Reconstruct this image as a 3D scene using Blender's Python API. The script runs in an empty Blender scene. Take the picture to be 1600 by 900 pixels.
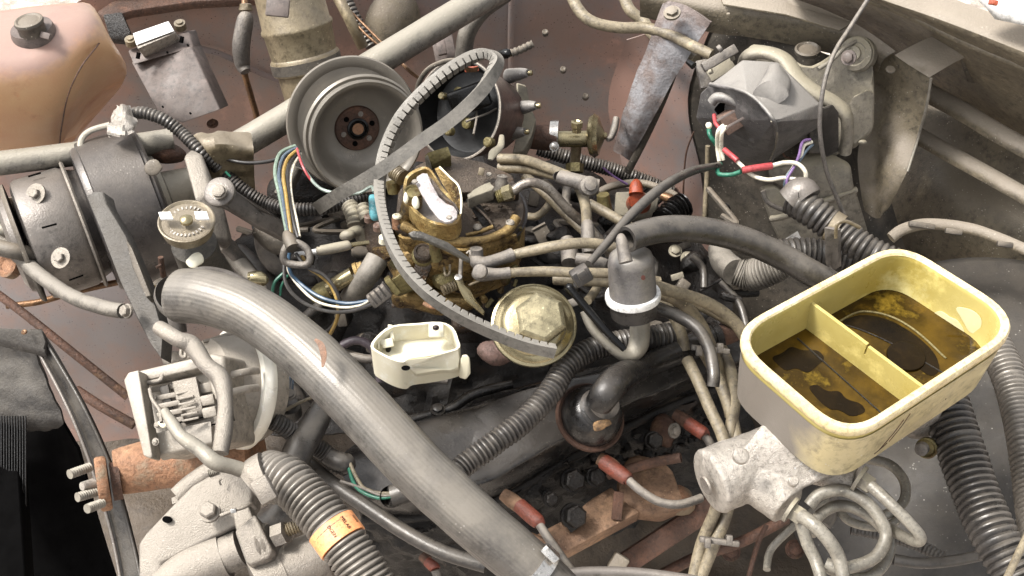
import bpy, bmesh, math, random
from math import sin, cos, pi, radians
from mathutils import Vector, Matrix, noise
random.seed(7)
scn = bpy.context.scene
COL = scn.collection
# ---------------------------------------------------------------- camera
PITCH = radians(48); DIST = 1.15; FPX = 1931.0
CAM = Vector((0, -DIST*cos(PITCH), DIST*sin(PITCH)))
FW = Vector((0, cos(PITCH), -sin(PITCH))); RT = Vector((1, 0, 0)); UPV = Vector((0, sin(PITCH), cos(PITCH)))
cd = bpy.data.cameras.new('camera'); cam = bpy.data.objects.new('camera', cd); COL.objects.link(cam)
cam.location = CAM; cam.rotation_euler = (pi/2-PITCH, 0, 0)
cd.sensor_width = 36; cd.lens = 36*FPX/1600; cd.clip_start = .05; cd.clip_end = 200
scn.camera = cam
# ---------------------------------------------------------------- light
SUN_EL, SUN_AZ = 58, -84          # azimuth from +y towards +x (degrees)
w = bpy.data.worlds.new('World'); scn.world = w; w.use_nodes = True
nt = w.node_tree; nt.nodes.clear()
o = nt.nodes.new('ShaderNodeOutputWorld'); bg = nt.nodes.new('ShaderNodeBackground')
sky = nt.nodes.new('ShaderNodeTexSky'); sky.sky_type = 'NISHITA'; sky.sun_disc = False
sky.sun_elevation = radians(SUN_EL); sky.sun_rotation = radians(SUN_AZ)
sky.air_density = 1.0; sky.dust_density = 4.0
hs = nt.nodes.new('ShaderNodeHueSaturation'); hs.inputs['Saturation'].default_value = .12
nt.links.new(sky.outputs[0], hs.inputs['Color']); nt.links.new(hs.outputs[0], bg.inputs[0])
bg.inputs[1].default_value = .14; nt.links.new(bg.outputs[0], o.inputs[0])
sl = bpy.data.lights.new('sun', 'SUN'); sl.energy = 2.4; sl.angle = radians(13); sl.color = (1, .965, .915)
so = bpy.data.objects.new('sun', sl); COL.objects.link(so)
az = radians(SUN_AZ); el = radians(SUN_EL)
sd = Vector((sin(az)*cos(el), cos(az)*cos(el), sin(el)))
so.rotation_euler = (-sd).to_track_quat('-Z', 'Y').to_euler(); so.location = sd*5
scn.view_settings.view_transform = 'Standard'; scn.view_settings.look = 'None'
scn.view_settings.exposure = 1.28; scn.view_settings.gamma = 1
scn.render.engine = 'CYCLES'
# ---------------------------------------------------------------- placing
def ray(x, y): return FW + RT*((x-800)/FPX) + UPV*((450-y)/FPX)
def P(x, y, z):                       # point of height z (cm) seen at x, y
    d = ray(x, y); return CAM + d*((z/100-CAM.z)/d.z)
def PY(x, y, Y):                      # point on the vertical plane y = Y (m)
    d = ray(x, y); return CAM + d*((Y-CAM.y)/d.y)
def V3(p): return p if isinstance(p, Vector) else P(*p[:3])
def S(p, n=1.0): return n*(V3(p)-CAM).dot(FW)/FPX     # n photo pixels in metres there
def A(a, b, c): return (RT*a + UPV*b - FW*c)            # right, up in view, toward viewer
U = Vector((0, 0, 1)); L = Vector((.89, .456, 0)); T_ = Vector((-.456, .89, 0))
def cr(pts, per):                     # Catmull-Rom through tuples of any length
    n = len(pts)
    if n < 3: 
        return [tuple(a+(b-a)*i/per for a, b in zip(pts[0], pts[1])) for i in range(per+1)]
    out = []
    for i in range(n-1):
        p0 = pts[max(i-1, 0)]; p1 = pts[i]; p2 = pts[i+1]; p3 = pts[min(i+2, n-1)]
        for k in range(per):
            t = k/per; t2 = t*t; t3 = t2*t
            out.append(tuple(.5*(2*b+(c-a)*t+(2*a-5*b+4*c-d)*t2+(3*b-a-3*c+d)*t3) for a, b, c, d in zip(p0, p1, p2, p3)))
    out.append(tuple(pts[-1])); return out
def nz(v, amp, sc, seed=0): return amp*noise.noise(v*sc+Vector((seed*7.1, seed*3.3, seed)))
class MB:
    def __init__(s): s.b = bmesh.new()
    def take(s, bm):
        me = bpy.data.meshes.new('t'); bm.to_mesh(me); bm.free(); s.b.from_mesh(me); bpy.data.meshes.remove(me); return s
    def raw(s, vs, fs):
        b = s.b; q = [b.verts.new(v) for v in vs]
        for f in fs:
            try: b.faces.new([q[i] for i in f])
            except ValueError: pass
        return s
    def rings(s, rg, cap0=True, cap1=True, closed=False):
        n = len(rg[0]); vs = [v for r in rg for v in r]; fs = []; m = len(rg)
        for i in range(m if closed else m-1):
            for k in range(n):
                a = i*n+k; b_ = i*n+(k+1) % n; j = (i+1) % m
                fs.append((a, b_, j*n+(k+1) % n, j*n+k))
        if not closed:
            if cap0: fs.append(tuple(reversed(range(n))))
            if cap1: fs.append(tuple(range((m-1)*n, m*n)))
        return s.raw(vs, fs)
    def tube(s, pts, r=None, n=12, rib=None, cap=True, per=8, flat=1, wob=0, close=False, hollow=0, sharp=False, flute=0):
        q = []; rs = random.Random(5); ft = [1+flute*(cos(2*pi*k*.25)+rs.uniform(-.5, .5)) for k in range(n)]
        for p in pts:
            if isinstance(p, Vector): q.append((p.x, p.y, p.z, S(p, r)))
            else:
                v = P(*p[:3]); q.append((v.x, v.y, v.z, S(v, p[3] if len(p) > 3 else r)))
        if close: q = q+[q[0]]
        c = q if sharp else cr(q, per)
        if rib:
            pitch, amp = rib; pitch = S(V3(pts[0]), pitch)
            pos = [Vector(a[:3]) for a in c]; ln = [0]
            for i in range(1, len(pos)): ln.append(ln[-1]+(pos[i]-pos[i-1]).length)
            tot = ln[-1]; cnt = max(2, round(tot/pitch)); N = cnt*6; out = []; j = 0
            for i in range(N+1):
                d = tot*i/N
                while j < len(ln)-2 and ln[j+1] < d: j += 1
                t = (d-ln[j])/max(1e-9, ln[j+1]-ln[j]); a = c[j]; b_ = c[j+1]
                e = [x+(y-x)*t for x, y in zip(a, b_)]
                e[3] *= 1+amp*(1, .82, -.2, -1, -.2, .82)[i % 6]*(.85+.5*noise.noise(Vector((i//6*.7, 3.1, 0))))+.035*noise.noise(Vector((i*.02, 9.1, e[0]*30))); out.append(tuple(e))
            c = out
        pos = [Vector(a[:3]) for a in c]; rg = []; nrm = None; tp = None
        for i, p in enumerate(pos):
            t = (pos[min(i+1, len(pos)-1)]-pos[max(i-1, 0)]).normalized()
            if close and i in (0, len(pos)-1): t = (pos[1]-pos[-2]).normalized()
            if nrm is None:
                nrm = t.orthogonal().normalized() if flat == 1 else (-FW-t*(-FW).dot(t)).normalized()
            else:
                nrm = (tp.rotation_difference(t) @ nrm); nrm = (nrm-t*nrm.dot(t)).normalized()
            tp = t; bn = t.cross(nrm); R = c[i][3]
            if wob: R *= 1+nz(p, wob, 60)
            rg.append([p+(nrm*cos(2*pi*k/n)*flat+bn*sin(2*pi*k/n))*R*ft[k] for k in range(n)])
        if hollow:
            d = (pos[1]-pos[0]).normalized(); r0 = rg[0]; c0 = pos[0]
            inn = [c0+(v-c0)*hollow for v in r0]; dp = [v+d*S(c0, 60)*.35 for v in inn]
            s.rings([dp, inn]+rg, True, cap)
            return s
        return s.rings(rg, cap, cap) if not close else s.rings(rg[:-1], closed=True)
    def lathe(s, c, ax, prof, n=32, sq=1, ph=0, cap0=True, cap1=True):
        c = V3(c); ax = Vector(ax).normalized(); sc = S(c)
        x = (U.cross(ax) if abs(ax.z) < .9 else Vector((1, 0, 0)).cross(ax)).normalized(); y = ax.cross(x)
        rg = [[c+ax*t*sc+(x*cos(2*pi*k/n+ph)+y*sq*sin(2*pi*k/n+ph))*max(r, .02)*sc for k in range(n)] for t, r in prof]
        return s.rings(rg, cap0 and prof[0][1] > 0, cap1 and prof[-1][1] > 0)
    def bolt(s, c, ax, r, h=None, washer=1.5):
        h = h or r*.9; w0 = r*.15
        s.lathe(c, ax, [(-.3*r, r*washer), (w0, r*washer), (w0, r)], 20)
        s.lathe(c, ax, [(w0, r*1.05), (h*.85, r*1.05), (h, r*.85)], 6)
        return s
    def prism(s, poly, ex, bev=0, seg=2, rnd=0, n=None, p0=None, noi=0):
        # poly: list of (px,py,z) or, with plane p0/n, (px,py). ex: extrusion vector in cm
        if n is not None:
            o = V3(p0); n = Vector(n).normalized(); q = []
            for a in poly:
                d = ray(a[0], a[1]); q.append(CAM+d*((o-CAM).dot(n)/d.dot(n)))
        else: q = [V3(a) for a in poly]
        if rnd:
            for _ in range(rnd):
                m = len(q); q = [v for i in range(m) for v in (q[i].lerp(q[(i+1) % m], .22), q[i].lerp(q[(i+1) % m], .78))]
        e = Vector(ex)/100; m = len(q); bm = bmesh.new()
        a = [bm.verts.new(v) for v in q]; b_ = [bm.verts.new(v+e) for v in q]
        bm.faces.new(a); bm.faces.new(list(reversed(b_)))
        for i in range(m): bm.faces.new((a[i], b_[i], b_[(i+1) % m], a[(i+1) % m]))
        bmesh.ops.recalc_face_normals(bm, faces=bm.faces)
        if bev: bmesh.ops.bevel(bm, geom=[x for x in bm.edges if x.calc_face_angle(0) > .5], offset=bev/100, segments=seg, profile=.5, affect='EDGES', clamp_overlap=True)
        return s.take(bm)
    def box(s, c, size, x=(1, 0, 0), y=None, bev=.08, seg=2):
        c = V3(c); sc = S(c)/2; x = Vector(x).normalized(); y = Vector(y) if y is not None else UPV.copy()
        y = (y-x*y.dot(x)).normalized(); z = x.cross(y); bm = bmesh.new(); bmesh.ops.create_cube(bm, size=2)
        for v in bm.verts: v.co = c+(x*v.co.x*size[0]+y*v.co.y*size[1]+z*v.co.z*size[2])*sc
        if bev: bmesh.ops.bevel(bm, geom=bm.edges[:], offset=min(bev/100, min(size)*sc*.45), segments=seg, profile=.5, affect='EDGES')
        return s.take(bm)
    def hull(s, pts, bev=.3, seg=3):
        bm = bmesh.new()
        for p in pts: bm.verts.new(V3(p))
        bmesh.ops.convex_hull(bm, input=bm.verts[:]); 
        bmesh.ops.dissolve_limit(bm, angle_limit=radians(6), verts=bm.verts[:], edges=bm.edges[:])
        for v in [v for v in bm.verts if not v.link_faces]: bm.verts.remove(v)
        bmesh.ops.recalc_face_normals(bm, faces=bm.faces)
        if bev: bmesh.ops.bevel(bm, geom=[e for e in bm.edges if e.calc_face_angle(0) > .3], offset=bev/100, segments=seg, profile=.5, affect='EDGES', clamp_overlap=True)
        return s.take(bm)
    def sheet(s, grid, per=5, th=.15, amp=0, sc=20, seed=0):
        g = [cr([tuple(V3(p)) for p in row], per) for row in grid]
        cols = list(zip(*g)); cc = [cr(list(c), per) for c in cols]
        m = len(cc[0]); n = len(cc)
        pts = [[Vector(cc[j][i]) for j in range(n)] for i in range(m)]
        def nrm(i, j):
            a = pts[min(i+1, m-1)][j]-pts[max(i-1, 0)][j]; b_ = pts[i][min(j+1, n-1)]-pts[i][max(j-1, 0)]
            k = a.cross(b_); k = k.normalized() if k.length > 1e-12 else U; return k if k.dot(CAM-pts[i][j]) > 0 else -k
        top = []; bot = []
        for i in range(m):
            for j in range(n):
                k = nrm(i, j); p = pts[i][j]
                if amp: p = p+k*(nz(p, amp/100, sc, seed)+nz(p, amp/250, sc*4, seed))
                top.append(p); bot.append(p-k*th/100)
        vs = top+bot; N = m*n; fs = []
        for i in range(m-1):
            for j in range(n-1):
                a = i*n+j; fs.append((a, a+1, a+n+1, a+n)); fs.append((N+a, N+a+n, N+a+n+1, N+a+1))
        for j in range(n-1): fs.append((j, N+j, N+j+1, j+1)); a = (m-1)*n+j; fs.append((a, a+1, N+a+1, N+a))
        for i in range(m-1): a = i*n; fs.append((a, a+n, N+a+n, N+a)); a = i*n+n-1; fs.append((a, N+a, N+a+n, a+n))
        return s.raw(vs, fs)
    def loft(s, secs, per=4, pc=3):
        q = []
        for sec in secs:
            w_ = [tuple(V3(p)) for p in sec]; w_ = w_[-2:]+w_+w_[:3]; c = cr(w_, pc); c = c[2*pc:2*pc+len(sec)*pc]; q.append(c)
        cols = [cr(list(c), per) for c in zip(*q)]
        return s.rings([[Vector(c[i]) for c in cols] for i in range(len(cols[0]))])
    def blob(s, c, r, sub=3, amp=.15, sc=40, x=(1, 0, 0), y=None, seed=0):
        c = V3(c); k = S(c); x = Vector(x).normalized(); y = Vector(y) if y is not None else UPV.copy()
        y = (y-x*y.dot(x)).normalized(); z = x.cross(y); bm = bmesh.new(); bmesh.ops.create_icosphere(bm, subdivisions=sub, radius=1)
        for v in bm.verts:
            d = v.co.copy(); p = c+(x*d.x*r[0]+y*d.y*r[1]+z*d.z*r[2])*k
            v.co = p+(p-c)*nz(p, amp*2, sc, seed)
        return s.take(bm)
    def ribbon(s, pts, hw, th, tooth=None, per=10):
        q = [tuple(P(*p[:3]))+(p[3],) for p in pts]; c = cr(q, per); pos = [Vector(a[:3]) for a in c]
        ln = [0]
        for i in range(1, len(pos)): ln.append(ln[-1]+(pos[i]-pos[i-1]).length)
        tot = ln[-1]; pitch = S(pos[0], tooth[0]) if tooth else tot/120; cnt = int(tot/pitch); N = cnt*8; rg = []; j = 0
        for i in range(N+1):
            d = tot*i/N
            while j < len(ln)-2 and ln[j+1] < d: j += 1
            t = (d-ln[j])/max(1e-9, ln[j+1]-ln[j]); p = pos[j].lerp(pos[j+1], t)
            tg = (pos[min(j+2, len(pos)-1)].lerp(pos[min(j+3, len(pos)-1)], t)-pos[max(j-1, 0)].lerp(pos[max(j, 0)], t)).normalized()
            ph = c[j][3]+(c[j+1][3]-c[j][3])*t; vd = (CAM-p); n0 = (vd-tg*vd.dot(tg)).normalized(); pp = tg.cross(n0)
            ph = radians(ph); wv = pp*cos(ph)+n0*sin(ph); h = tg.cross(wv)
            k = S(p); a = hw*k; b0 = th*k*.5; b1 = th*k*(.5 if not tooth or i % 8 > 0 else .5-tooth[1])
            rg.append([p+wv*a-h*b0, p-wv*a-h*b0, p-wv*a*.97+h*0*k, p-wv*a*.68+h*b1*1.6, p+wv*a*.68+h*b1*1.6, p+wv*a*.97])
        return s.rings(rg)
    def noise(s, amp, sc, seed=0):
        s.b.normal_update()
        for v in s.b.verts: v.co += v.normal*(nz(v.co, amp/100, sc, seed))
        return s
    def sub(s, n=1):
        bmesh.ops.subdivide_edges(s.b, edges=s.b.edges[:], cuts=n, use_grid_fill=True); return s
    def remesh(s, vox=.12, sm=4, amp=0, sc=150):
        me = bpy.data.meshes.new('r'); s.b.to_mesh(me); s.b.free(); ob = bpy.data.objects.new('r', me); COL.objects.link(ob)
        m = ob.modifiers.new('a', 'REMESH'); m.mode = 'VOXEL'; m.voxel_size = vox/100
        k = ob.modifiers.new('b', 'SMOOTH'); k.iterations = sm; k.factor = .5
        dg = bpy.context.evaluated_depsgraph_get(); r = bpy.data.meshes.new_from_object(ob.evaluated_get(dg))
        bpy.data.objects.remove(ob); bpy.data.meshes.remove(me)
        s.b = bmesh.new(); s.b.from_mesh(r); bpy.data.meshes.remove(r)
        if amp: s.noise(amp, sc)
        return s
def mesh_of(mb, name, mat, ang=38):
    me = bpy.data.meshes.new(name); bmesh.ops.recalc_face_normals(mb.b, faces=mb.b.faces)
    mb.b.to_mesh(me); mb.b.free(); me.materials.append(mat)
    me.shade_smooth(); me.set_sharp_from_angle(angle=radians(ang)); return me
TOPS = []
def T(name, label, cat, group=None):
    o = bpy.data.objects.new(name, None); o.empty_display_size = .02; COL.objects.link(o)
    o['label'] = label; o['category'] = cat
    if group: o['group'] = group
    TOPS.append(o); return o
def part(t, name, mb, mat, label=None, ang=38):
    o = bpy.data.objects.new(name, mesh_of(mb, name, mat, ang)); COL.objects.link(o); o.parent = t
    if label: o['label'] = label
    return o
def solo(name, label, cat, mb, mat, group=None, kind=None, ang=38):
    o = bpy.data.objects.new(name, mesh_of(mb, name, mat, ang)); COL.objects.link(o)
    if kind: o['kind'] = kind
    if label: o['label'] = label
    if cat: o['category'] = cat
    if group: o['group'] = group
    TOPS.append(o); return o
def tb(name, label, cat, mat, pts, r=None, group=None, **k): return solo(name, label, cat, MB().tube(pts, r, **k), mat, group)
def txt(par, string, c, x, y, h, mat, name='lettering', bold=.0):
    cu = bpy.data.curves.new('tx', 'FONT'); cu.body = string; cu.size = 1; cu.align_x = 'CENTER'; cu.align_y = 'CENTER'; cu.extrude = .02; cu.offset = bold
    ob = bpy.data.objects.new('tx', cu); me = bpy.data.meshes.new_from_object(ob); bpy.data.objects.remove(ob); bpy.data.curves.remove(cu)
    c = V3(c); x = Vector(x).normalized(); y = Vector(y); y = (y-x*y.dot(x)).normalized(); z = x.cross(y); k = S(c, h)
    for v in me.vertices: v.co = c+(x*v.co.x+y*v.co.y+z*v.co.z)*k
    me.materials.clear(); me.materials.append(mat); me.name = name
    o = bpy.data.objects.new(name, me); COL.objects.link(o); o.parent = par; return o
def desc(o):
    r = []
    for c in CH.get(o.name, ()): r.append(c); r += desc(c)
    return r
CH = {}
def finalise():
    for o in COL.objects:
        if o.parent: CH.setdefault(o.parent.name, []).append(o)
    for t in TOPS:
        al = ([t] if t.type == 'MESH' else [])+desc(t); vs = [v.co for a in al for v in a.data.vertices]
        if not vs: continue
        lo = [min(v[i] for v in vs) for i in range(3)]; hi = [max(v[i] for v in vs) for i in range(3)]
        b = Vector(((lo[0]+hi[0])/2, (lo[1]+hi[1])/2, lo[2])); m = Matrix.Translation(-b)
        for a in al: a.data.transform(m)
        t.location = b
# ---------------------------------------------------------------- materials
def hx(c):
    f = lambda u: (u/255/12.92) if u <= 10 else ((u/255+.055)/1.055)**2.4
    return tuple(f(u) for u in c)+(1,)
def M(name, c1, c2=None, sc=35, rough=.6, metal=0, bump=.25, bsc=700, st=None, stn=.45, ssc=18, dust=None, dn=.5, speck=None, spn=.5, coat=0, gain=.62, rvar=.12, grain=None, fa=1.0):
    m = bpy.data.materials.new(name); m.use_nodes = True; nt = m.node_tree; N = nt.nodes; K = nt.links
    bs = N['Principled BSDF']; tc = N.new('ShaderNodeTexCoord')
    def g(c): c = hx(c); return (c[0]*gain, c[1]*gain, c[2]*gain, 1)
    def nse(s, det=6, rg=.6):
        n = N.new('ShaderNodeTexNoise'); n.inputs['Scale'].default_value = s; n.inputs['Detail'].default_value = det; n.inputs['Roughness'].default_value = rg
        K.new(tc.outputs['Object'], n.inputs['Vector']); return n
    def rmp(src, a, b):
        r = N.new('ShaderNodeMapRange'); r.inputs[1].default_value = a; r.inputs[2].default_value = b; K.new(src, r.inputs[0]); return r.outputs[0]
    def mix(f, a, b):
        x = N.new('ShaderNodeMix'); x.data_type = 'RGBA'
        if isinstance(f, float): x.inputs[0].default_value = f
        else: K.new(f, x.inputs[0])
        for v, i in ((a, 6), (b, 7)):
            if isinstance(v, tuple): x.inputs[i].default_value = v
            else: K.new(v, x.inputs[i])
        return x.outputs[2]
    c2 = c2 or tuple(v*.8 for v in c1)
    if speck is None and fa == 1 and bump: speck = tuple(min(235, v*1.35+14) for v in c1); spn = .25
    n1 = nse(sc); col = mix(rmp(n1.outputs[0], .35, .65), g(c1), g(c2))
    fine = nse(sc*9, 8, .75); col = mix(rmp(fine.outputs[0], .48 if fa == 1 else .62, .72 if fa == 1 else .9), col, g(tuple(v*.62 for v in c2)))
    big = nse(sc*1.7+9, 10, .72); col = mix(rmp(big.outputs[0], .44, .3), col, g(tuple(min(255, v*1.16) for v in c1)))
    if grain:
        mp = N.new('ShaderNodeMapping'); mp.inputs['Scale'].default_value = grain; K.new(tc.outputs['Object'], mp.inputs[0])
        n = N.new('ShaderNodeTexNoise'); n.inputs['Scale'].default_value = 30; K.new(mp.outputs[0], n.inputs['Vector'])
        col = mix(rmp(n.outputs[0], .45, .7), col, g(tuple(v*.8 for v in c1)))
    if st:
        n2 = nse(ssc, 8, .7); col = mix(rmp(n2.outputs[0], 1-stn-.06, 1-stn+.06), col, g(st))
    if dust:
        ge = N.new('ShaderNodeNewGeometry'); sp = N.new('ShaderNodeSeparateXYZ'); K.new(ge.outputs['Normal'], sp.inputs[0])
        n3 = nse(sc*2.3, 7, .7); a = N.new('ShaderNodeMath'); a.operation = 'MULTIPLY_ADD'
        K.new(n3.outputs[0], a.inputs[0]); a.inputs[1].default_value = 1.3; K.new(rmp(sp.outputs[2], -.3, 1), a.inputs[2])
        f = rmp(a.outputs[0], 1.45-dn, 1.85-dn); mm = N.new('ShaderNodeMath'); mm.operation = 'MULTIPLY'; K.new(f, mm.inputs[0]); mm.inputs[1].default_value = .85
        col = mix(mm.outputs[0], col, g(dust))
    if speck:
        v = N.new('ShaderNodeTexVoronoi'); v.inputs['Scale'].default_value = 260; K.new(tc.outputs['Object'], v.inputs['Vector'])
        n4 = nse(60); q = N.new('ShaderNodeMath'); q.operation = 'MULTIPLY'
        K.new(rmp(v.outputs['Distance'], .22, .1), q.inputs[0]); K.new(rmp(n4.outputs[0], .62-spn*.25, .75-spn*.25), q.inputs[1])
        col = mix(q.outputs[0], col, g(speck))
    K.new(col, bs.inputs['Base Color']); bs.inputs['Metallic'].default_value = metal
    rr = N.new('ShaderNodeMapRange'); K.new(nse(sc*3).outputs[0], rr.inputs[0]); rr.inputs[1].default_value = .3; rr.inputs[2].default_value = .7
    rr.inputs[3].default_value = max(.05, rough-rvar); rr.inputs[4].default_value = min(1, rough+rvar); K.new(rr.outputs[0], bs.inputs['Roughness'])
    if coat: bs.inputs['Coat Weight'].default_value = coat; bs.inputs['Coat Roughness'].default_value = .15
    if bump:
        bp = N.new('ShaderNodeBump'); bp.inputs['Strength'].default_value = min(1, bump*1.6); bp.inputs['Distance'].default_value = .0012
        ad = N.new('ShaderNodeMath'); K.new(nse(bsc, 4).outputs[0], ad.inputs[0]); K.new(fine.outputs[0], ad.inputs[1]); K.new(ad.outputs[0], bp.inputs['Height']); K.new(bp.outputs[0], bs.inputs['Normal'])
    return m
DU = (168, 156, 140)
m_sheet = M('red_brown_sheet_metal', (174, 138, 124), (150, 130, 120), 4, .42, 0, .12, 500, st=(148, 140, 138), stn=.5, ssc=3.2, dust=(150, 134, 126), dn=.2, fa=0, speck=(52, 38, 34), spn=.6)
m_fwall = M('dusty_firewall_metal', (144, 132, 110), (112, 102, 86), 14, .65, 0, .3, 500, st=(66, 60, 54), stn=.36, ssc=12, dust=DU, dn=.4, speck=(190, 182, 165), spn=.5)
m_dark_panel = M('dusty_dark_panel', (102, 94, 83), (68, 63, 57), 12, .6, 0, .25, 500, st=(104, 94, 80), stn=.4, ssc=9, dust=(140, 128, 112), dn=.25, speck=(180, 172, 158), spn=.6)
m_grey = M('dusty_grey_paint', (134, 127, 120), (106, 100, 95), 14, .38, .25, .2, 600, st=(88, 84, 82), stn=.33, ssc=25, dust=(146, 137, 128), dn=.22, speck=(200, 195, 185), spn=.3)
m_pipe = M('dusty_pipe_metal', (150, 144, 134), (122, 116, 106), 20, .5, .2, .25, 500, st=(100, 84, 62), stn=.3, ssc=16, dust=(180, 172, 156), dn=.4)
m_alum = M('dull_aluminium', (156, 148, 139), (132, 124, 116), 25, .45, .35, .35, 900, st=(118, 108, 98), stn=.32, ssc=22, dust=(182, 172, 158), dn=.35)
m_alumb = M('bright_cast_aluminium', (216, 207, 196), (190, 181, 169), 26, .34, .35, .5, 1100, st=(160, 146, 130), stn=.3, ssc=16, gain=.64)
m_line = M('grey_green_brake_line', (162, 155, 141), (134, 128, 116), 40, .4, .1, .15, 700, st=(108, 102, 92), stn=.4, ssc=30)
m_steel = M('bright_steel', (214, 210, 204), (180, 176, 170), 30, .25, .9, .1, 900, gain=.9)
m_rub = M('dusty_rubber', (108, 102, 93), (84, 79, 73), 30, .6, 0, .3, 800, st=(140, 132, 120), stn=.35, ssc=25, dust=(160, 152, 140), dn=.35)
m_hose = M('ribbed_light_rubber_hose', (124, 119, 112), (98, 93, 88), 10, .4, .15, .1, 900, st=(146, 122, 104), stn=.2, ssc=9, dust=(150, 142, 130), dn=.2)
m_rubd = M('black_rubber', (54, 51, 49), (40, 38, 37), 30, .42, 0, .25, 700, dust=(112, 104, 96), dn=.15)
m_cond = M('dark_grey_conduit_plastic', (74, 70, 67), (56, 53, 51), 30, .34, .1, .12, 700, dust=(118, 111, 102), dn=.22, st=(116, 104, 88), stn=.3)
m_condl = M('dusty_grey_conduit_plastic', (132, 125, 116), (106, 100, 93), 30, .36, .2, .12, 700, dust=(156, 148, 137), dn=.3)
m_oily = M('oily_black_enamel', (48, 46, 45), (32, 31, 31), 12, .25, .15, .12, 420, dust=(84, 79, 74), dn=.2, speck=(120, 112, 102), spn=.6, st=(64, 58, 54), stn=.4, ssc=10, rvar=.2)
m_grime = M('greasy_black_grime', (26, 23, 21), (14, 12, 11), 40, .36, 0, .9, 300, dust=(46, 40, 35), dn=.25, st=(64, 48, 36), stn=.36, ssc=20)
m_black = M('gloss_black_plastic', (18, 17, 16), (12, 11, 11), 30, .22, 0, .1, 500)
m_black.node_tree.nodes['Principled BSDF'].inputs['Specular IOR Level'].default_value = .3
m_tan = M('tan_cable_jacket', (168, 154, 128), (138, 126, 104), 30, .5, 0, .25, 700, st=(96, 86, 72), stn=.42, ssc=38)
m_boot = M('grey_rubber_boot', (122, 115, 109), (92, 87, 82), 40, .45, 0, .35, 700, dust=(158, 148, 135), dn=.22, st=(80, 74, 69), stn=.38, ssc=45)
m_gold = M('zinc_plated_gold', (166, 154, 122), (134, 124, 96), 16, .24, .8, .06, 600, st=(132, 120, 88), stn=.34, ssc=14, gain=.85, fa=0)
m_carb = M('varnished_gold_casting', (184, 156, 102), (130, 104, 62), 60, .32, .5, .5, 500, st=(64, 48, 34), stn=.44, ssc=50, dust=(176, 148, 96), dn=.2, gain=.8)
m_carbd = M('gummed_dark_brown_casting', (84, 68, 54), (52, 43, 36), 45, .36, .3, .6, 500, st=(132, 92, 48), stn=.36, ssc=45, dust=(104, 90, 76), dn=.15, speck=(180, 168, 140), spn=.4)
m_olive = M('olive_gold_casting', (150, 138, 92), (122, 110, 72), 40, .42, .4, .4, 500, st=(96, 72, 40), stn=.4, ssc=40)
m_cream = M('cream_plastic', (240, 234, 212), (228, 220, 192), 20, .35, 0, .04, 500, st=(160, 140, 96), stn=.17, ssc=40, gain=.85, fa=0)
m_yel = M('yellowed_plastic', (202, 186, 118), (180, 160, 82), 8, .3, 0, .03, 500, st=(228, 218, 160), stn=.36, ssc=9, gain=.8, fa=0)
m_yelo = M('dirty_yellowed_plastic', (222, 202, 152), (196, 172, 124), 12, .42, 0, .15, 600, st=(160, 148, 138), stn=.42, ssc=9, gain=.8)
m_grimy_side = M('grime_film_on_plastic', (150, 140, 132), (132, 122, 114), 18, .6, 0, .3, 800)
m_fluid = M('old_brake_fluid', (84, 64, 20), (18, 13, 6), 22, .07, 0, 0, 100, st=(128, 104, 36), stn=.4, ssc=22, rvar=.03, gain=.8, fa=0)
m_fluid.node_tree.nodes['Principled BSDF'].inputs['Specular IOR Level'].default_value = .12
m_tank = M('peach_stained_tank_plastic', (214, 158, 118), (226, 184, 140), 9, .42, 0, .1, 400, st=(182, 120, 86), stn=.4, ssc=7, dust=(168, 140, 132), dn=.36, gain=.64, fa=0)
m_mod = M('mauve_grey_module_paint', (122, 108, 101), (108, 97, 91), 14, .65, 0, .08, 500, st=(142, 128, 120), stn=.3)
m_comp = M('worn_dark_compressor_paint', (98, 93, 90), (74, 70, 69), 8, .33, .3, .15, 600, st=(56, 53, 52), stn=.36, ssc=14, dust=(130, 122, 114), dn=.12, speck=(180, 172, 160), spn=.3)
m_white = M('white_label', (236, 234, 230), (222, 220, 216), 20, .4, 0, .03, gain=.85)
m_rust = M('orange_brown_rust', (186, 142, 108), (160, 108, 76), 22, .7, .1, .8, 400, st=(150, 132, 108), stn=.45, ssc=22, gain=.6)
m_rustd = M('dark_brown_rust', (112, 78, 60), (84, 62, 50), 30, .7, .1, .6, 400, st=(140, 108, 80), stn=.38, ssc=20)
m_manif = M('heat_tanned_iron', (172, 136, 106), (140, 108, 84), 20, .7, .1, .5, 400, st=(110, 82, 66), stn=.4, ssc=15)
m_red = M('red_rubber', (160, 76, 54), (124, 72, 56), 60, .5, 0, .3, 600, gain=.46, st=(130, 100, 84), stn=.36, ssc=50)
m_orange = M('orange_plastic', (170, 78, 44), (140, 62, 36), 40, .45, 0, .3, 500, gain=.8)
m_copper = M('copper_pipe', (160, 122, 88), (118, 90, 68), 40, .4, .6, .2, 500)
m_wred = M('red_insulation', (204, 86, 88), (180, 70, 74), 40, .4, 0, .05)
m_wwh = M('white_insulation', (236, 228, 208), (214, 204, 184), 40, .4, 0, .05, gain=.85)
m_wgr = M('green_insulation', (60, 140, 112), (46, 116, 92), 40, .4, 0, .05)
m_wpu = M('violet_insulation', (150, 116, 170), (130, 100, 150), 40, .4, 0, .05)
m_wye = M('ochre_insulation', (196, 162, 84), (166, 134, 66), 40, .4, 0, .05)
m_wbl = M('blue_grey_insulation', (108, 124, 140), (80, 92, 104), 40, .4, 0, .05)
m_wdk = M('dark_insulation', (70, 66, 62), (54, 50, 48), 40, .45, 0, .05)
m_cyan = M('cyan_plastic', (120, 186, 194), (90, 158, 168), 40, .25, 0, .05, gain=.75)
m_brown = M('brown_plastic', (138, 112, 98), (120, 96, 84), 40, .5, 0, .2)
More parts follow.
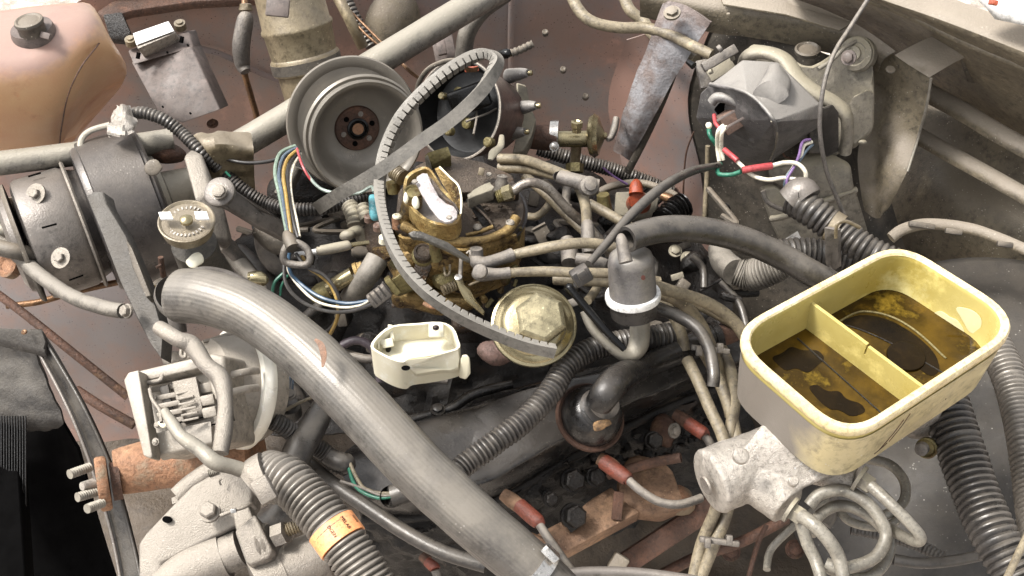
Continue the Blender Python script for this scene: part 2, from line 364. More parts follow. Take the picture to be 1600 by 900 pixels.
m_stick = M('orange_sticker', (236, 150, 88), (244, 176, 126), 60, .45, 0, .1, gain=.9)
m_ink = M('dark_ink', (50, 30, 24), (40, 24, 20), 40, .6, 0, 0)
m_cbody = M('pale_tan_housing', (160, 152, 137), (136, 128, 114), 18, .55, 0, .25, 600, gain=.57, st=(124, 114, 96), stn=.32, ssc=14, dust=(184, 174, 150), dn=.3)
m_cover = M('dusty_black_plastic_cover', (126, 122, 120), (100, 97, 96), 12, .42, 0, .25, 700, st=(58, 59, 62), stn=.36, ssc=11, dust=(166, 160, 152), dn=.42, speck=(190, 186, 178), spn=.4)
m_pulley = M('dull_grey_pulley', (150, 143, 132), (132, 125, 115), 10, .38, .3, .08, 600, st=(118, 108, 96), stn=.34, ssc=9, fa=0, gain=.68)
m_cloth = M('dark_grey_shroud_plastic', (78, 74, 70), (62, 58, 54), 18, .65, 0, .4, 500, dust=(104, 98, 90), dn=.3)
m_shine = M('black_shroud_edge', (44, 41, 39), (34, 31, 30), 20, .35, .1, .2, 500, dust=(96, 90, 82), dn=.35)
m_hole = M('black_gap_shade', (9, 8, 8), (6, 5, 5), 20, .9, 0, 0)  # near-black colour stands in for shade in holes and the shroud interior
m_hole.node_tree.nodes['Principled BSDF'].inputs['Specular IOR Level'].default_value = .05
m_grime.node_tree.nodes['Principled BSDF'].inputs['Specular IOR Level'].default_value = .35
m_ground = M('pale_gravel', (216, 204, 190), (150, 138, 126), 30, .9, 0, .8, 90, gain=.8, st=(190, 150, 130), stn=.35, ssc=12)
m_can = M('brassy_tan_canister', (164, 150, 122), (134, 118, 92), 14, .45, .3, .2, 500, st=(112, 92, 66), stn=.38, ssc=12, dust=(150, 138, 120), dn=.2)
# ================================================================ setting
gm = MB(); gm.raw([Vector((-40, -40, -.75)), Vector((40, -40, -.75)), Vector((40, 40, -.75)), Vector((-40, 40, -.75))], [(0, 1, 2, 3)])
g = solo('ground', None, None, gm, m_ground, kind='structure')
# inner fender, curved sheet at the back
def row(y, cols): return [PY(x, y+dy, Y+.07) for x, dy, Y in cols]
cols = lambda b: [(200, -6 if b == 0 else 0, .36-b), (330, 0, .38-b), (450, 0, .39-b), (600, 0, .41-b), (760, 0, .43-b), (900, 0, .44-b), (1010, 0, .44-b*1.3), (1120, 0, .42-b*1.5), (1220, 0, .40-b*1.6)]
colsL = lambda b: [(-60, 60, .34-b), (60, 30, .35-b)]
gr = [row(y, ([(-60, 40, .34-b), (80, 10, .35-b)] if y > 60 else [(120, 30 if y < 0 else 20, .35-b), (160, 8, .355-b)])+cols(b)) for y, b in ((-25, 0), (60, .005), (160, .01), (260, .02), (360, .05), (470, .09), (600, .13), (700, .17))]
t = T('inner_fender_panel', 'red-brown dusty sheet-metal panel closing the back of the engine bay', 'body panel')
part(t, 'panel', MB().sheet(gr, 5, .15, .5, 5), m_sheet)
part(t, 'pressed_seam', MB().tube([PY(800, -10, .492), PY(798, 70, .488), PY(802, 150, .484), PY(812, 230, .478)], 5, n=10, flat=.35), m_sheet)
part(t, 'pressed_seam', MB().tube([PY(200, 60, .425), PY(330, 80, .435), PY(420, 120, .445), PY(520, 150, .455)], 5, n=10, flat=.35), m_sheet)
for x, y in ((852, 50), (880, 108), (915, 150), (700, 14), (350, 250), (372, 330), (120, 480), (150, 560)):
    part(t, 'spot_weld', MB().lathe(PY(x, y, .485 if x > 500 else .42), A(0, .4, .9), [(-6, 5), (1, 5), (2, 3.5), (1, 0)], 14), m_dark_panel)
t = T('fender_ledge', 'rusty folded top lip of the fender beside the peach tank', 'body panel')
part(t, 'lip', MB().prism([(150, 18, 2), (200, -16, 2), (460, -36, 2), (440, -6, 2), (300, 2, 2), (205, 16, 2), (165, 28, 2)], (0, 0, -1.2), .3, noi=1), m_rustd)
part(t, 'dark_bracket', MB().prism([(160, 22, 4), (190, 18, 4), (204, 52, 3), (196, 64, 2), (172, 62, 2)], (0, .5, -1), .2), m_grime)
# firewall
fw = [[(980, 60, 2), (1100, 30, 6), (1200, 50, 8), (1300, 90, 8), (1370, 120, 6), (1392, 140, 5)],
      [(950, 160, -8), (1060, 150, -3), (1160, 170, -1), (1260, 210, -1), (1340, 240, -2), (1378, 250, -3)],
      [(970, 260, -16), (1080, 270, -11), (1180, 290, -9), (1280, 320, -9), (1360, 345, -10), (1400, 350, -12)],
      [(1000, 380, -25), (1100, 390, -20), (1200, 410, -18), (1320, 440, -18), (1400, 460, -18), (1450, 470, -19)],
      [(1010, 480, -34), (1120, 520, -32), (1230, 560, -30), (1330, 620, -28), (1440, 660, -28), (1520, 680, -28)]]
t = T('firewall_panel', 'grimy grey-brown firewall sheet behind the black wiper motor cover', 'body panel')
part(t, 'main_sheet', MB().sheet([r[1:] for r in fw], 6, .15, .5, 7, 3), m_dark_panel)
part(t, 'corner_sheet', MB().sheet([[r[0], (r[0][0]*.5+r[1][0]*.5, r[0][1]*.5+r[1][1]*.5, r[0][2]*.5+r[1][2]*.5+.4), (r[1][0]+14, r[1][1]+4, r[1][2]+.5)] for r in fw], 6, .15, .4, 7, 3), m_sheet)
st = [[(1038, 0, 11), (1070, 8, 11.4), (1112, 34, 11)], [(1020, 50, 8), (1052, 56, 8.6), (1086, 72, 8)], [(996, 110, 3.4), (1022, 118, 4), (1050, 130, 3.4)], [(975, 175, -1.6), (996, 184, -1), (1016, 194, -1.6)], [(958, 235, -8), (972, 242, -7.6), (984, 250, -8)]]
part(t, 'flaked_grey_flange', MB().sheet(st, 6, .3, .35, 25, 4), M('flaked_grey_seal', (142, 128, 122), (124, 108, 102), 16, .6, 0, .5, 300, st=(166, 164, 166), stn=.5, ssc=16), 'flange with flaking grey sealer')
part(t, 'seam_ridge', MB().tube([(1062, 90, 6), (1034, 160, 0), (1006, 220, -5), (980, 270, -9)], 6, flat=.6), m_dark_panel)
part(t, 'bolt_head', MB().bolt((1050, 20, 11.6), A(-.2, .5, .9), 9), m_fwall)
# cowl
t = T('cowl_rail', 'pale dusty cowl ledge running along the top right of the bay', 'body panel')
c1 = [[(1000, -30, 12), (1120, -26, 12), (1230, -4, 12), (1330, 34, 12), (1400, 80, 11)],
      [(1000, -4, 11), (1110, 12, 11), (1220, 28, 11), (1322, 56, 11), (1382, 92, 10)],
      [(1000, 26, 8), (1105, 50, 8), (1200, 62, 8), (1310, 86, 8), (1372, 112, 8)]]
part(t, 'ledge', MB().sheet(c1, 6, .15, .25, 14, 5), m_fwall)
part(t, 'upper_skin', MB().prism([(1120, -20, 12.4), (1225, -6, 12.4), (1232, 5, 12.4), (1332, 35, 12.4), (1312, 47, 12.3), (1228, 22, 12.3), (1130, 6, 12.3)], (0, 0, -.25), .08), m_fwall)
for x, y in ((1138, 22), (1172, 12)): part(t, 'pimple', MB().lathe((x, y, 11.4), A(0, .6, .8), [(0, 3), (1.5, 2.5), (2, 0)], 10), m_fwall)
t = T('cowl_side_panel', 'long olive-brown cowl panel sloping to the top right corner', 'body panel')
c2 = [[(1180, -60, 20), (1300, -40, 20), (1400, -30, 20), (1520, 10, 20), (1700, 80, 20)],
      [(1200, -40, 19), (1320, -14, 19), (1410, 16, 19), (1520, 56, 19), (1700, 130, 19)],
      [(1230, -20, 14), (1330, 2, 14), (1420, 36, 14), (1530, 86, 14), (1700, 170, 14)],
      [(1230, 10, 8), (1330, 32, 8), (1430, 72, 8), (1530, 124, 8), (1700, 215, 8)],
      [(1300, 90, -3), (1360, 110, -3), (1440, 150, -3), (1530, 196, -3), (1700, 300, -3)]]
part(t, 'panel', MB().sheet(c2, 7, .2, .35, 10, 6), m_fwall)
part(t, 'edge_bead', MB().tube([(1290, -22, 16.5), (1400, 14, 16.5), (1500, 62, 16.5), (1620, 112, 16.5)], 7), m_fwall)
t = T('windshield_corner', 'white sunlit car body corner at the top right edge', 'body panel')
part(t, 'skin', MB().prism([(1528, -14, 24), (1640, -40, 24), (1660, 46, 23), (1600, 26, 23), (1562, 12, 23)], (0, 0, -1), .3), m_white)
part(t, 'amber_marker', MB().box((1552, 4, 24.6), (14, 8, 6), (1, -.3, 0), bev=.2), m_orange)
# ribbed stiffeners right of bracket
solo('stiffener_bar', 'upper tan stiffener bar right of the bent bracket', 'bar', MB().tube([(1436, 138, 3), (1500, 172, 4), (1560, 208, 5), (1640, 252, 6)], 16, flat=.7), m_fwall, 'stiffener bars on the cowl side')
solo('stiffener_bar', 'lower tan stiffener bar under the upper one, right of the bracket', 'bar', MB().tube([(1424, 206, -1), (1480, 238, 0), (1545, 274, 1), (1640, 328, 2)], 14, flat=.7), m_fwall, 'stiffener bars on the cowl side')
t = T('wheel_house_panel', 'dark brown speckled panel between the bent bracket and the big black dish', 'body panel')
part(t, 'panel', MB().sheet([[(1440, 130, -4), (1490, 160, -3), (1560, 200, -2), (1700, 280, -1)], [(1430, 215, -8), (1480, 240, -7), (1560, 280, -6), (1680, 340, -4)], [(1390, 280, -13), (1470, 310, -9), (1560, 350, -8), (1680, 420, -8)], [(1360, 350, -17), (1450, 400, -16), (1560, 440, -15), (1680, 500, -14)], [(1360, 460, -25), (1450, 500, -25), (1560, 540, -25), (1680, 600, -24)]], 6, .2, .5, 8, 8), M('brown_speckled_panel', (142, 130, 108), (108, 98, 84), 10, .6, 0, .3, 500, st=(70, 64, 56), stn=.36, ssc=8, dust=(140, 128, 110), dn=.25, speck=(196, 186, 168), spn=.6))
for x, y in ((1495, 200), (1436, 116)): pass
part(t, 'round_dimple', MB().lathe((1446, 296, -10.6), A(-.1, .6, .8), [(-2, 12), (1, 11), (0, 8), (-1, 0)], 24), m_dark_panel)
# bent bracket
t = T('bent_bracket', 'large dark grey bent sheet bracket between wiper motor and cowl', 'bracket')
part(t, 'upright_plate', MB().sheet([[(1330, 66, 9), (1372, 80, 9.4), (1412, 92, 10.5), (1454, 122, 10.5)], [(1338, 120, 5), (1378, 130, 6), (1416, 150, 7), (1447, 165, 7.5)], [(1348, 190, 2), (1374, 196, 2.5), (1406, 205, 3.4), (1434, 214, 3.5)], [(1340, 250, -1), (1372, 252, -.5), (1396, 262, .6), (1417, 268, 1)], [(1350, 330, -5), (1364, 340, -5), (1376, 340, -4.5), (1386, 328, -4)]], 6, .2, .3, 20, 9), m_fwall)
part(t, 'top_flange', MB().sheet([[(1398, 86, 11.3), (1426, 70, 12), (1462, 56, 12.5), (1500, 64, 12.5), (1534, 82, 12)], [(1424, 104, 11), (1446, 95, 11.7), (1476, 78, 12.2), (1506, 80, 12.1), (1530, 92, 11.5)], [(1452, 121, 10.6), (1470, 110, 11.2), (1490, 98, 11.6), (1508, 90, 11.7), (1516, 88, 11.5)]], 6, .2, .12, 20, 2), m_fwall)
part(t, 'side_flange', MB().prism([(1516, 84, 11.8), (1535, 84, 11.7), (1535, 134, 6), (1512, 128, 7), (1500, 92, 11)], (0, .3, -.1), .1), m_dark_panel)
part(t, 'embossed_dot', MB().lathe((1392, 108, 9.9), A(0, .5, .85), [(-1, 8), (.4, 7), (.2, 0)], 20), m_dark_panel)
part(t, 'plate_edge', MB().tube([(1455, 122, 10.8), (1448, 165, 7.8), (1435, 214, 3.8), (1418, 268, 1.2)], 2.2), m_pipe)
# booster dish
t = T('brake_booster', 'huge dark dished brake booster shell behind the yellow reservoir', 'brake booster')
bax = A(-.30, .42, .86)
part(t, 'shell', MB().lathe((1535, 690, -16), bax, [(-60, 322), (-14, 326), (-2, 322), (6, 310), (8, 292), (26, 270), (48, 230), (64, 170), (72, 90), (74, 0)], 72), M('dusty_booster_paint', (66, 62, 58), (50, 47, 44), 8, .68, .1, .2, 400, st=(96, 86, 72), stn=.34, ssc=6, dust=(84, 77, 68), dn=.12, speck=(180, 174, 164), spn=.4))
part(t, 'rim_band', MB().tube([(1392, 372, -1), (1412, 358, -.6), (1450, 350, -.4), (1510, 356, -.2), (1560, 372, 0), (1620, 398, 0)], 9, flat=.6), m_fwall)
for a in ((1440, 352, 0, 40), (1490, 362, 0, 26), (1570, 382, 0, 24)): part(t, 'rim_tab', MB().box(a[:3], (a[3], 9, 10), (1, -.2, 0), bev=.15), m_dark_panel)
# cross tubes
t = T('cross_brace', 'grey tubular brace crossing the bay behind the compressor', 'brace')
part(t, 'left_tube', MB().tube([(-40, 260, 8), (120, 240, 7), (270, 219, 6)], 19, wob=.03), m_pipe)
part(t, 'right_tube', MB().tube([(372, 228, 2), (450, 182, 3), (600, 90, 5), (800, -30, 7)], 23, wob=.03), m_pipe)
part(t, 'gusset', MB().sheet([[(298, 214, 8), (340, 204, 8.4), (392, 208, 8)], [(302, 232, 8), (345, 226, 8.8), (396, 230, 8)], [(302, 260, 6), (345, 256, 6.6), (397, 258, 6)], [(318, 300, 2), (350, 302, 2.6), (399, 300, 2)]], 6, .8, .5, 60, 3), m_can)
part(t, 'bolt', MB().bolt((332, 193, -3), A(0, .6, .8), 6), m_rustd)
tb('lower_left_pipe', 'short pale pipe entering from the left edge beside the clutch', 'pipe', m_pipe, [(-30, 335, 2), (30, 325, 2), (80, 316, 2)], 19, 'pipes at the left edge')
tb('lower_left_pipe', 'second pipe below it at the left edge, slightly thinner', 'pipe', m_pipe, [(-30, 366, 1), (30, 356, 1), (80, 350, 1)], 12, 'pipes at the left edge')
# engine mass
t = T('engine_block', 'greasy black engine block and heads under the manifold', 'engine')
eb = MB(); 
eb.sheet([[(430, 300, -15), (560, 270, -14), (700, 250, -14), (860, 250, -15), (1000, 300, -17), (1130, 380, -21)], [(440, 420, -16), (560, 400, -13), (700, 400, -12), (860, 400, -13), (1000, 440, -17), (1140, 490, -21)], [(420, 560, -19), (540, 560, -14), (680, 540, -12), (840, 540, -13), (1000, 500, -15), (1150, 520, -21)], [(420, 680, -21), (520, 680, -17), (660, 640, -14), (820, 600, -14), (1000, 560, -16), (1150, 560, -21)]], 12, .5, 2.2, 22, 5)
part(t, 'valley', eb, m_grime)
random.seed(21)
for i in range(90):
    if i % 2: x, y = random.uniform(825, 1170), random.uniform(290, 520)
    else: x, y = random.uniform(385, 600), random.uniform(290, 600)
    z = random.uniform(-14, -7); q = MB(); k = random.random()
    if k < .4: q.blob((x, y, z), (random.uniform(10, 26), random.uniform(8, 18), 14), 2, .3, 60, seed=i)
    elif k < .7: q.tube([(x, y, z), (x+random.uniform(-40, 40), y+random.uniform(-24, 24), z+random.uniform(-1, 1)), (x+random.uniform(-80, 80), y+random.uniform(-50, 50), z-1)], random.uniform(3, 8), n=8)
    elif k < .85: q.bolt((x, y, z+1), A(random.uniform(-.5, .5), .4, .8), random.uniform(5, 10))
    else: q.box((x, y, z), (random.uniform(14, 34), random.uniform(10, 24), 20), A(random.uniform(-1, 1), random.uniform(-1, 1), 0), bev=.2)
    part(t, 'greasy_stub', q, m_grime if i % 3 else m_dark_panel)
part(t, 'head', MB().sheet([[(560, 800, -9), (680, 796, -9), (800, 765, -9), (920, 690, -9), (1040, 640, -9), (1150, 590, -10)], [(570, 850, -14), (690, 850, -13), (830, 810, -13), (950, 740, -13), (1060, 690, -13), (1170, 650, -14)], [(580, 920, -22), (720, 930, -21), (860, 880, -20), (1000, 820, -20), (1120, 760, -20), (1230, 740, -22)]], 14, .5, 1.6, 26, 2), m_grime)
fl = MB().sheet([[(-100, 700, -34), (300, 680, -34), (540, 640, -34), (800, 600, -34), (1100, 560, -34), (1400, 560, -34), (1700, 560, -34)], [(-100, 800, -36), (300, 800, -36), (500, 800, -36), (800, 800, -36), (1100, 760, -36), (1400, 740, -36), (1700, 740, -36)], [(-100, 1040, -38), (300, 1040, -38), (500, 1040, -38), (800, 1040, -38), (1100, 1040, -38), (1400, 1040, -38), (1700, 1040, -38)]], 12, .5, 3, 12, 7)
solo('chassis_underside', 'dark oily chassis floor under the brake lines, left part added to hide bright ground', 'chassis', fl, M('oily_chassis_floor', (62, 52, 44), (40, 35, 32), 20, .6, .1, .7, 200, st=(92, 72, 54), stn=.42, ssc=22, dust=(100, 86, 70), dn=.25))  # left part of the sheet added to cover the brightly lit ground
# valve cover
t = T('valve_cover', 'long oily black valve cover across the middle under the hose', 'valve cover')
R = lambda z, *p: [(x, y, z) for x, y in p]
vc = [R(-9, (520, 716), (600, 672), (700, 640), (800, 606), (900, 582), (1000, 556), (1100, 530), (1195, 500)),
      R(-4.2, (524, 722), (604, 680), (705, 648), (803, 613), (905, 588), (1003, 562), (1104, 535), (1198, 506)),
      R(-3.2, (534, 742), (616, 700), (716, 664), (816, 628), (912, 600), (1010, 573), (1110, 546), (1200, 515)),
      R(-3.4, (556, 772), (640, 744), (740, 716), (838, 672), (930, 634), (1030, 596), (1124, 564), (1208, 534)),
      R(-3.6, (562, 784), (652, 768), (753, 748), (851, 695), (944, 648), (1040, 607), (1132, 575), (1211, 544)),
      R(-4.6, (566, 792), (658, 782), (760, 760), (858, 706), (952, 655), (1046, 612), (1136, 580), (1212, 548)),
      R(-8.6, (570, 806), (664, 802), (772, 778), (870, 724), (965, 670), (1056, 626), (1144, 592), (1218, 560))]
part(t, 'cover', MB().sheet(vc, 5, .3, .55, 22, 1), m_oily)
part(t, 'raised_oil_baffle', MB().loft([[(x-20*k, y+4*k, -4.3), (x-8*k, y-22*k, -4.2+.9*k), (x+10*k, y-30*k, -4.2+1.2*k), (x+22*k, y-8*k, -4.2+1.1*k), (x+20*k, y+24*k, -4.2+.7*k), (x, y+34*k, -4.3)] for x, y, k in ((690, 694, .05), (702, 690, .6), (745, 668, 1), (800, 645, 1), (850, 624, .7), (866, 616, .05))], 5, 3), m_oily)
part(t, 'gasket_flange', MB().tube([(566, 812, -9), (664, 808, -9), (772, 784, -9), (870, 730, -9), (965, 676, -9), (1056, 632, -9), (1150, 596, -9)], 7, flat=.6, wob=.2), m_grime)
part(t, 'rear_rib', MB().tube([(560, 694, -5), (640, 657, -5), (700, 640, -4.5), (740, 616, -4.2), (800, 600, -4.2)], 8, wob=.15), m_oily)
for x, y in ((684, 640), (1008, 566)): part(t, 'cover_bolt', MB().bolt((x, y, -3.6), U, 8), m_oily)
part(t, 'end_dome', MB().blob((600, 757, -6.6), (62, 40, 30), 4, .12, 30), m_oily)
# breather
t = T('crankcase_breather', 'glossy black breather cap with rusty rim on the valve cover', 'breather')
ax = A(.28, .42, .86); cB = (922, 652, -2.5)
part(t, 'cap_rim', MB().lathe(cB, ax, [(-12, 52), (-4, 56), (2, 56), (4, 53), (2, 48)], 48), m_rustd)
part(t, 'cap_dome', MB().lathe(cB, ax, [(0, 49), (8, 49), (22, 46), (34, 40), (41, 32), (44, 26)], 48), M('scuffed_gloss_black_enamel', (70, 67, 65), (46, 44, 43), 22, .2, .35, .12, 500, st=(96, 88, 80), stn=.36, ssc=26))
part(t, 'ribbed_neck', MB().lathe(cB, ax, [(38, 30), (44, 32), (48, 28), (53, 30), (57, 26), (64, 25)], 32), m_rubd)
part(t, 'elbow', MB().tube([(936, 630, 3, 22), (948, 612, 4.2, 24), (966, 592, 3.3, 24), (1000, 575, .6, 20), (1040, 558, -.5, 21), (1090, 538, -.8, 22), (1118, 527, -1, 23)], 22, n=20), m_oily)
part(t, 'hose_clamp', MB().tube([(1112, 529, -1, 26), (1122, 526, -1, 26)], 26, n=20), m_grime)
part(t, 'end_coupler', MB().tube([(1118, 527, -1, 18), (1146, 516, -1, 18), (1150, 514, -1, 15)], 18, n=20), m_rustd)
part(t, 'scuffed_patch', MB().blob((944, 662, 1.6), (16, 8, 3), 3, .3, 120, x=A(1, .5, 0)), M('scraped_bronze', (190, 150, 104), (90, 70, 52), 160, .5, .3, .5))
# manifold
t = T('exhaust_manifold', 'tan heat-scorched exhaust manifold below the valve cover', 'manifold')
part(t, 'heat_plate', MB().prism([(824, 842, -10), (880, 812, -10), (892, 832, -10), (905, 822, -10), (910, 790, -10), (925, 778, -10), (955, 760, -10), (985, 790, -10), (1000, 800, -10), (885, 862, -10)], (0, .3, -2), .2), m_manif)
part(t, 'heat_plate_end', MB().prism([(965, 742, -9.5), (1040, 722, -9.5), (1052, 735, -9.5), (1072, 790, -10), (1035, 806, -10.5), (985, 800, -10.5), (968, 780, -10)], (0, .4, -2), .4), m_manif)
part(t, 'port_lump', MB().blob((1050, 785, -11.5), (38, 26, 22), 3, .2, 50), m_rust)
part(t, 'port_lump', MB().blob((1010, 745, -11), (34, 30, 22), 3, .2, 50, seed=2), m_manif)
part(t, 'front_plate', MB().box((842, 850, -7), (38, 24, 10), (.8, -.4, 0), bev=.1), m_manif)
part(t, 'dark_strap', MB().box((965, 790, -9), (16, 44, 6), A(1, -.1, 0), bev=.1), m_rustd)
part(t, 'red_outlet', MB().blob((1038, 676, -10), (22, 26, 14), 3, .2, 60), m_rustd)
for x, y, r in ((894, 750, 16), (895, 806, 17), (1020, 688, 12), (860, 780, 10), (930, 745, 13)):
    part(t, 'manifold_bolt', MB().bolt((x, y, -8.5), A(.3, .1, .9), r, r*1.2, 1.2), m_grime)
part(t, 'pale_bolt', MB().bolt((1054, 673, -8.5), A(.6, 0, .8), 8), m_alum)
random.seed(3)
gl = MB()
for i in range(140):
    u = random.random(); x = 640+u*480; y = 812-u*175+random.uniform(-6, 46); gl.blob((x, y, -10-random.random()*2), (random.uniform(4, 13), random.uniform(4, 10), 7), 1, .4, 90, seed=i % 9)
solo('grease_crust', 'clumps of black greasy crust along the lower edge of the valve cover', 'grease', gl, m_grime, kind='stuff')
tb('copper_stub_pipe', 'short brown stub pipe with open copper end beside the heat plate', 'pipe', m_rustd, [(1064, 715, -5), (1040, 719, -5.5), (1015, 724, -6), (950, 742, -8)], 8, hollow=.7)
# ================================================================ left side
t = T('washer_tank', 'large peach-orange stained plastic tank in the top left corner', 'tank')
TN = A(-.12, .05, 1)
tk = MB().loft([[(-90, 95, 6), (-90, 40, 13), (20, 14, 14), (100, 6, 14), (140, 6, 13), (158, 34, 12), (166, 62, 9.5), (100, 60, 6)],
                [(-90, 150, 2), (-90, 85, 14), (20, 55, 15), (110, 38, 15), (152, 30, 14), (176, 70, 11), (186, 98, 6), (100, 120, 0)],
                [(-90, 220, -4), (-90, 145, 12.5), (20, 122, 13.5), (105, 96, 13.5), (150, 74, 13), (182, 92, 10), (192, 120, 4), (100, 170, -5)],
                [(-90, 270, -10), (-90, 195, 8), (20, 185, 8.5), (95, 170, 8.5), (140, 130, 8), (172, 124, 6), (184, 142, 1), (100, 210, -10)],
                [(-90, 290, -14), (-90, 262, 0), (10, 252, .5), (84, 238, .5), (104, 214, 0), (126, 192, -1), (130, 194, -5), (80, 250, -14)]], 5, 3)
part(t, 'tank_body', tk, m_tank, ang=60)
part(t, 'mould_seam', MB().tube([(162, 58, 12.2), (150, 74, 13.4), (126, 106, 13.6), (106, 150, 11), (96, 200, 6), (93, 226, 2.5)], 1.4, n=6), m_rustd)
c = (55, 58, 14.6)
part(t, 'filler_ring', MB().lathe(c, A(-.08, .72, .70), [(0, 34), (10, 34), (18, 32), (18, 25)], 36), m_mod)
k = part(t, 'filler_cap', MB().lathe((50, 46, 16.0), A(-.08, .72, .70), [(-6, 21), (10, 21), (13, 23), (17, 22), (18, 19), (16, 16), (18, 9), (18, 0)], 36), m_dark_panel)
part(k, 'hinge_tab', MB().box((72, 56, 16), (18, 10, 8), (1, -.4, 0), bev=.1), m_mod)
# module
t = T('control_module', 'flat mauve-grey electronic box with white connector leaning behind the compressor', 'electronic box')
MN = A(-.1, -.05, 1)
part(t, 'case', MB().prism([(205, 97), (299, 72), (344, 171), (285, 192), (251, 183)], (.3, 2.6, -1.6), .15, n=A(-.15, .35, 1), p0=(270, 130, 0)), m_mod)
part(t, 'end_cap', MB().prism([(199, 79), (294, 48), (302, 74), (208, 101)], (.3, 2.2, -1.4), .2, n=A(-.05, .6, .8), p0=(250, 75, 1.6)), m_mod)
k = part(t, 'connector_block', MB().prism([(207, 53), (263, 33), (274, 51), (215, 76)], (.2, 1.2, -2.5), .1, n=A(-.1, .75, .7), p0=(240, 54, 3.2)), m_alumb)
part(k, 'white_label', MB().prism([(208, 52), (263, 33), (272, 48), (213, 70)], (0, 0, -.08), .02, n=A(-.1, .75, .7), p0=(240, 52, 3.45)), m_white)
for x, y in ((204, 63), (281, 38)): part(t, 'mounting_lug', MB().lathe((x, y, 2.6), A(0, .6, .8), [(-8, 9), (3, 9), (3, 5), (6, 5), (6, 0)], 14), m_can)
for x, y in ((245, 92), (264, 85), (262, 103), (215, 103), (296, 74), (257, 170), (300, 180)): part(t, 'rivet_hole', MB().lathe((x, y, 1.5 if y < 90 else 0), A(-.15, .35, 1), [(5, 1.6), (8, 1.5), (8, 0)], 8), m_hole)
for x, y in ((216, 87), (284, 62)): part(t, 'slot', MB().box((x, y, 2.5), (5, 10, 5), (1, -.3, 0), bev=.03), m_hole)
# canister
t = T('accumulator_canister', 'brassy tan cylindrical canister standing near the top edge', 'canister')
ca, cb = P(440, -50, 13), P(492, 150, 1); ax = cb-ca; s_ = 1/S(ca)
ln = ax.length*s_
part(t, 'shell', MB().lathe(ca, ax, [(0, 52), (ln*.42, 55), (ln*.44, 58), (ln*.46, 58), (ln*.48, 55), (ln*.66, 53), (ln*.68, 56), (ln*.78, 56), (ln*.80, 50), (ln*1.25, 47)], 48), m_can)
part(t, 'dark_band', MB().lathe(ca, ax, [(ln*.69, 57), (ln*.77, 57), (ln*.77, 55)], 48), m_dark_panel)
part(t, 'clip_plate', MB().box((434, 12, 20), (36, 28, 8), A(1, -.1, 0), bev=.1), m_mod)
# fuel line
t = T('sleeved_fuel_line', 'thin brown pipe with fat grey sleeve left of the tan canister', 'pipe')
part(t, 'pipe', MB().tube([(380, -30, 6), (383, 30, 4), (380, 100, 0), (392, 150, -4), (401, 185, -7), (392, 200, -8)], 5), m_copper)
part(t, 'sleeve', MB().tube([(384, 24, 5.5, 9), (383, 32, 5.2, 13), (377, 70, 3, 14), (379, 100, 1, 12), (384, 112, .5, 8)], 12, n=16), m_boot)
part(t, 'nut', MB().bolt((384, 14, 6), A(0, 1, .1), 9, 8, 1.2), m_can)
# compressor
t = T('compressor', 'big grey cylindrical air-conditioning compressor at the left', 'compressor')
D = L; cc = P(205, 326, 2)
def onD(n, c=cc): return c+D*S(c, n)
part(t, 'body', MB().lathe(cc, D, [(-62, 40), (-58, 112), (-52, 116), (40, 116), (44, 112), (50, 60), (50, 0)], 64), m_comp)
part(t, 'wrap_band', MB().lathe(cc, D, [(-48, 118), (-46, 121), (34, 121), (36, 118)], 64), m_comp)
part(t, 'rear_boss', MB().lathe(onD(46), D, [(0, 70), (10, 68), (14, 40), (60, 34), (64, 26), (64, 0)], 40), m_pipe)
part(t, 'end_fitting', MB().blob((262, 240, 5), (26, 16, 20), 3, .15, 50), m_rustd)
ck = onD(-128)
k = part(t, 'clutch', MB().lathe(ck, D, [(-34, 30), (-30, 84), (-26, 94), (-20, 97), (44, 97), (52, 92), (54, 60)], 64), m_grey)
part(k, 'clutch_plate', MB().lathe(ck, D, [(-44, 40), (-44, 92), (-40, 96), (-37, 96), (-36, 60)], 64), m_dark_panel)
part(k, 'front_hub', MB().lathe(ck, D, [(-58, 0), (-58, 60), (-52, 74), (-40, 80)], 48), m_grey)
for y0, x0 in ((303, 56), (403, 95)):
    c = P(x0, y0, 8.0); part(k, 'clutch_bolt', MB().bolt(c, A(-.25, .15, 1), 8, 9, 2.1), m_alum)
part(k, 'slot', MB().tube([(66, 356, 8.6), (88, 350, 8.9)], 1.6), m_hole)
part(k, 'slot', MB().tube([(44, 276, 8.2), (64, 270, 8.2)], 1.4), m_hole)
part(k, 'slot', MB().tube([(108, 438, 5.5), (130, 430, 5.5)], 1.4), m_hole)
part(t, 'pulley_flange', MB().lathe(onD(-74), D, [(-4, 60), (-4, 101), (-1, 104), (2, 101), (4, 60)], 64), m_alum)
part(t, 'pulley_groove', MB().lathe(onD(-74), D, [(2, 88), (14, 84), (16, 100), (19, 102), (21, 96)], 64), m_comp)
part(t, 'mounting_lug', MB().box((150, 282, 7), (26, 30, 20), A(1, .3, 0), bev=.2), m_pipe)
part(t, 'crumpled_tag', MB().sheet([[(183, 165, 11), (192, 163, 11.4), (200, 170, 11)], [(174, 190, 11), (192, 188, 12), (214, 192, 11)], [(165, 212, 10.5), (190, 213, 11.5), (212, 206, 11)]], 5, .1, .9, 90, 4), m_alumb, 'crumpled silvery tag stuck on top')
for a, b_ in (((136, 232), (122, 236)), ): part(t, 'wire_tie', MB().tube([(172, 195, 10), (140, 205, 9.5), (126, 222, 9), (130, 250, 8.5), (134, 290, 8)], 5, flat=.5), m_pipe)
part(t, 'dark_dent', MB().blob((243, 262, 9.4), (14, 12, 2), 3, .3, 90), m_dark_panel)
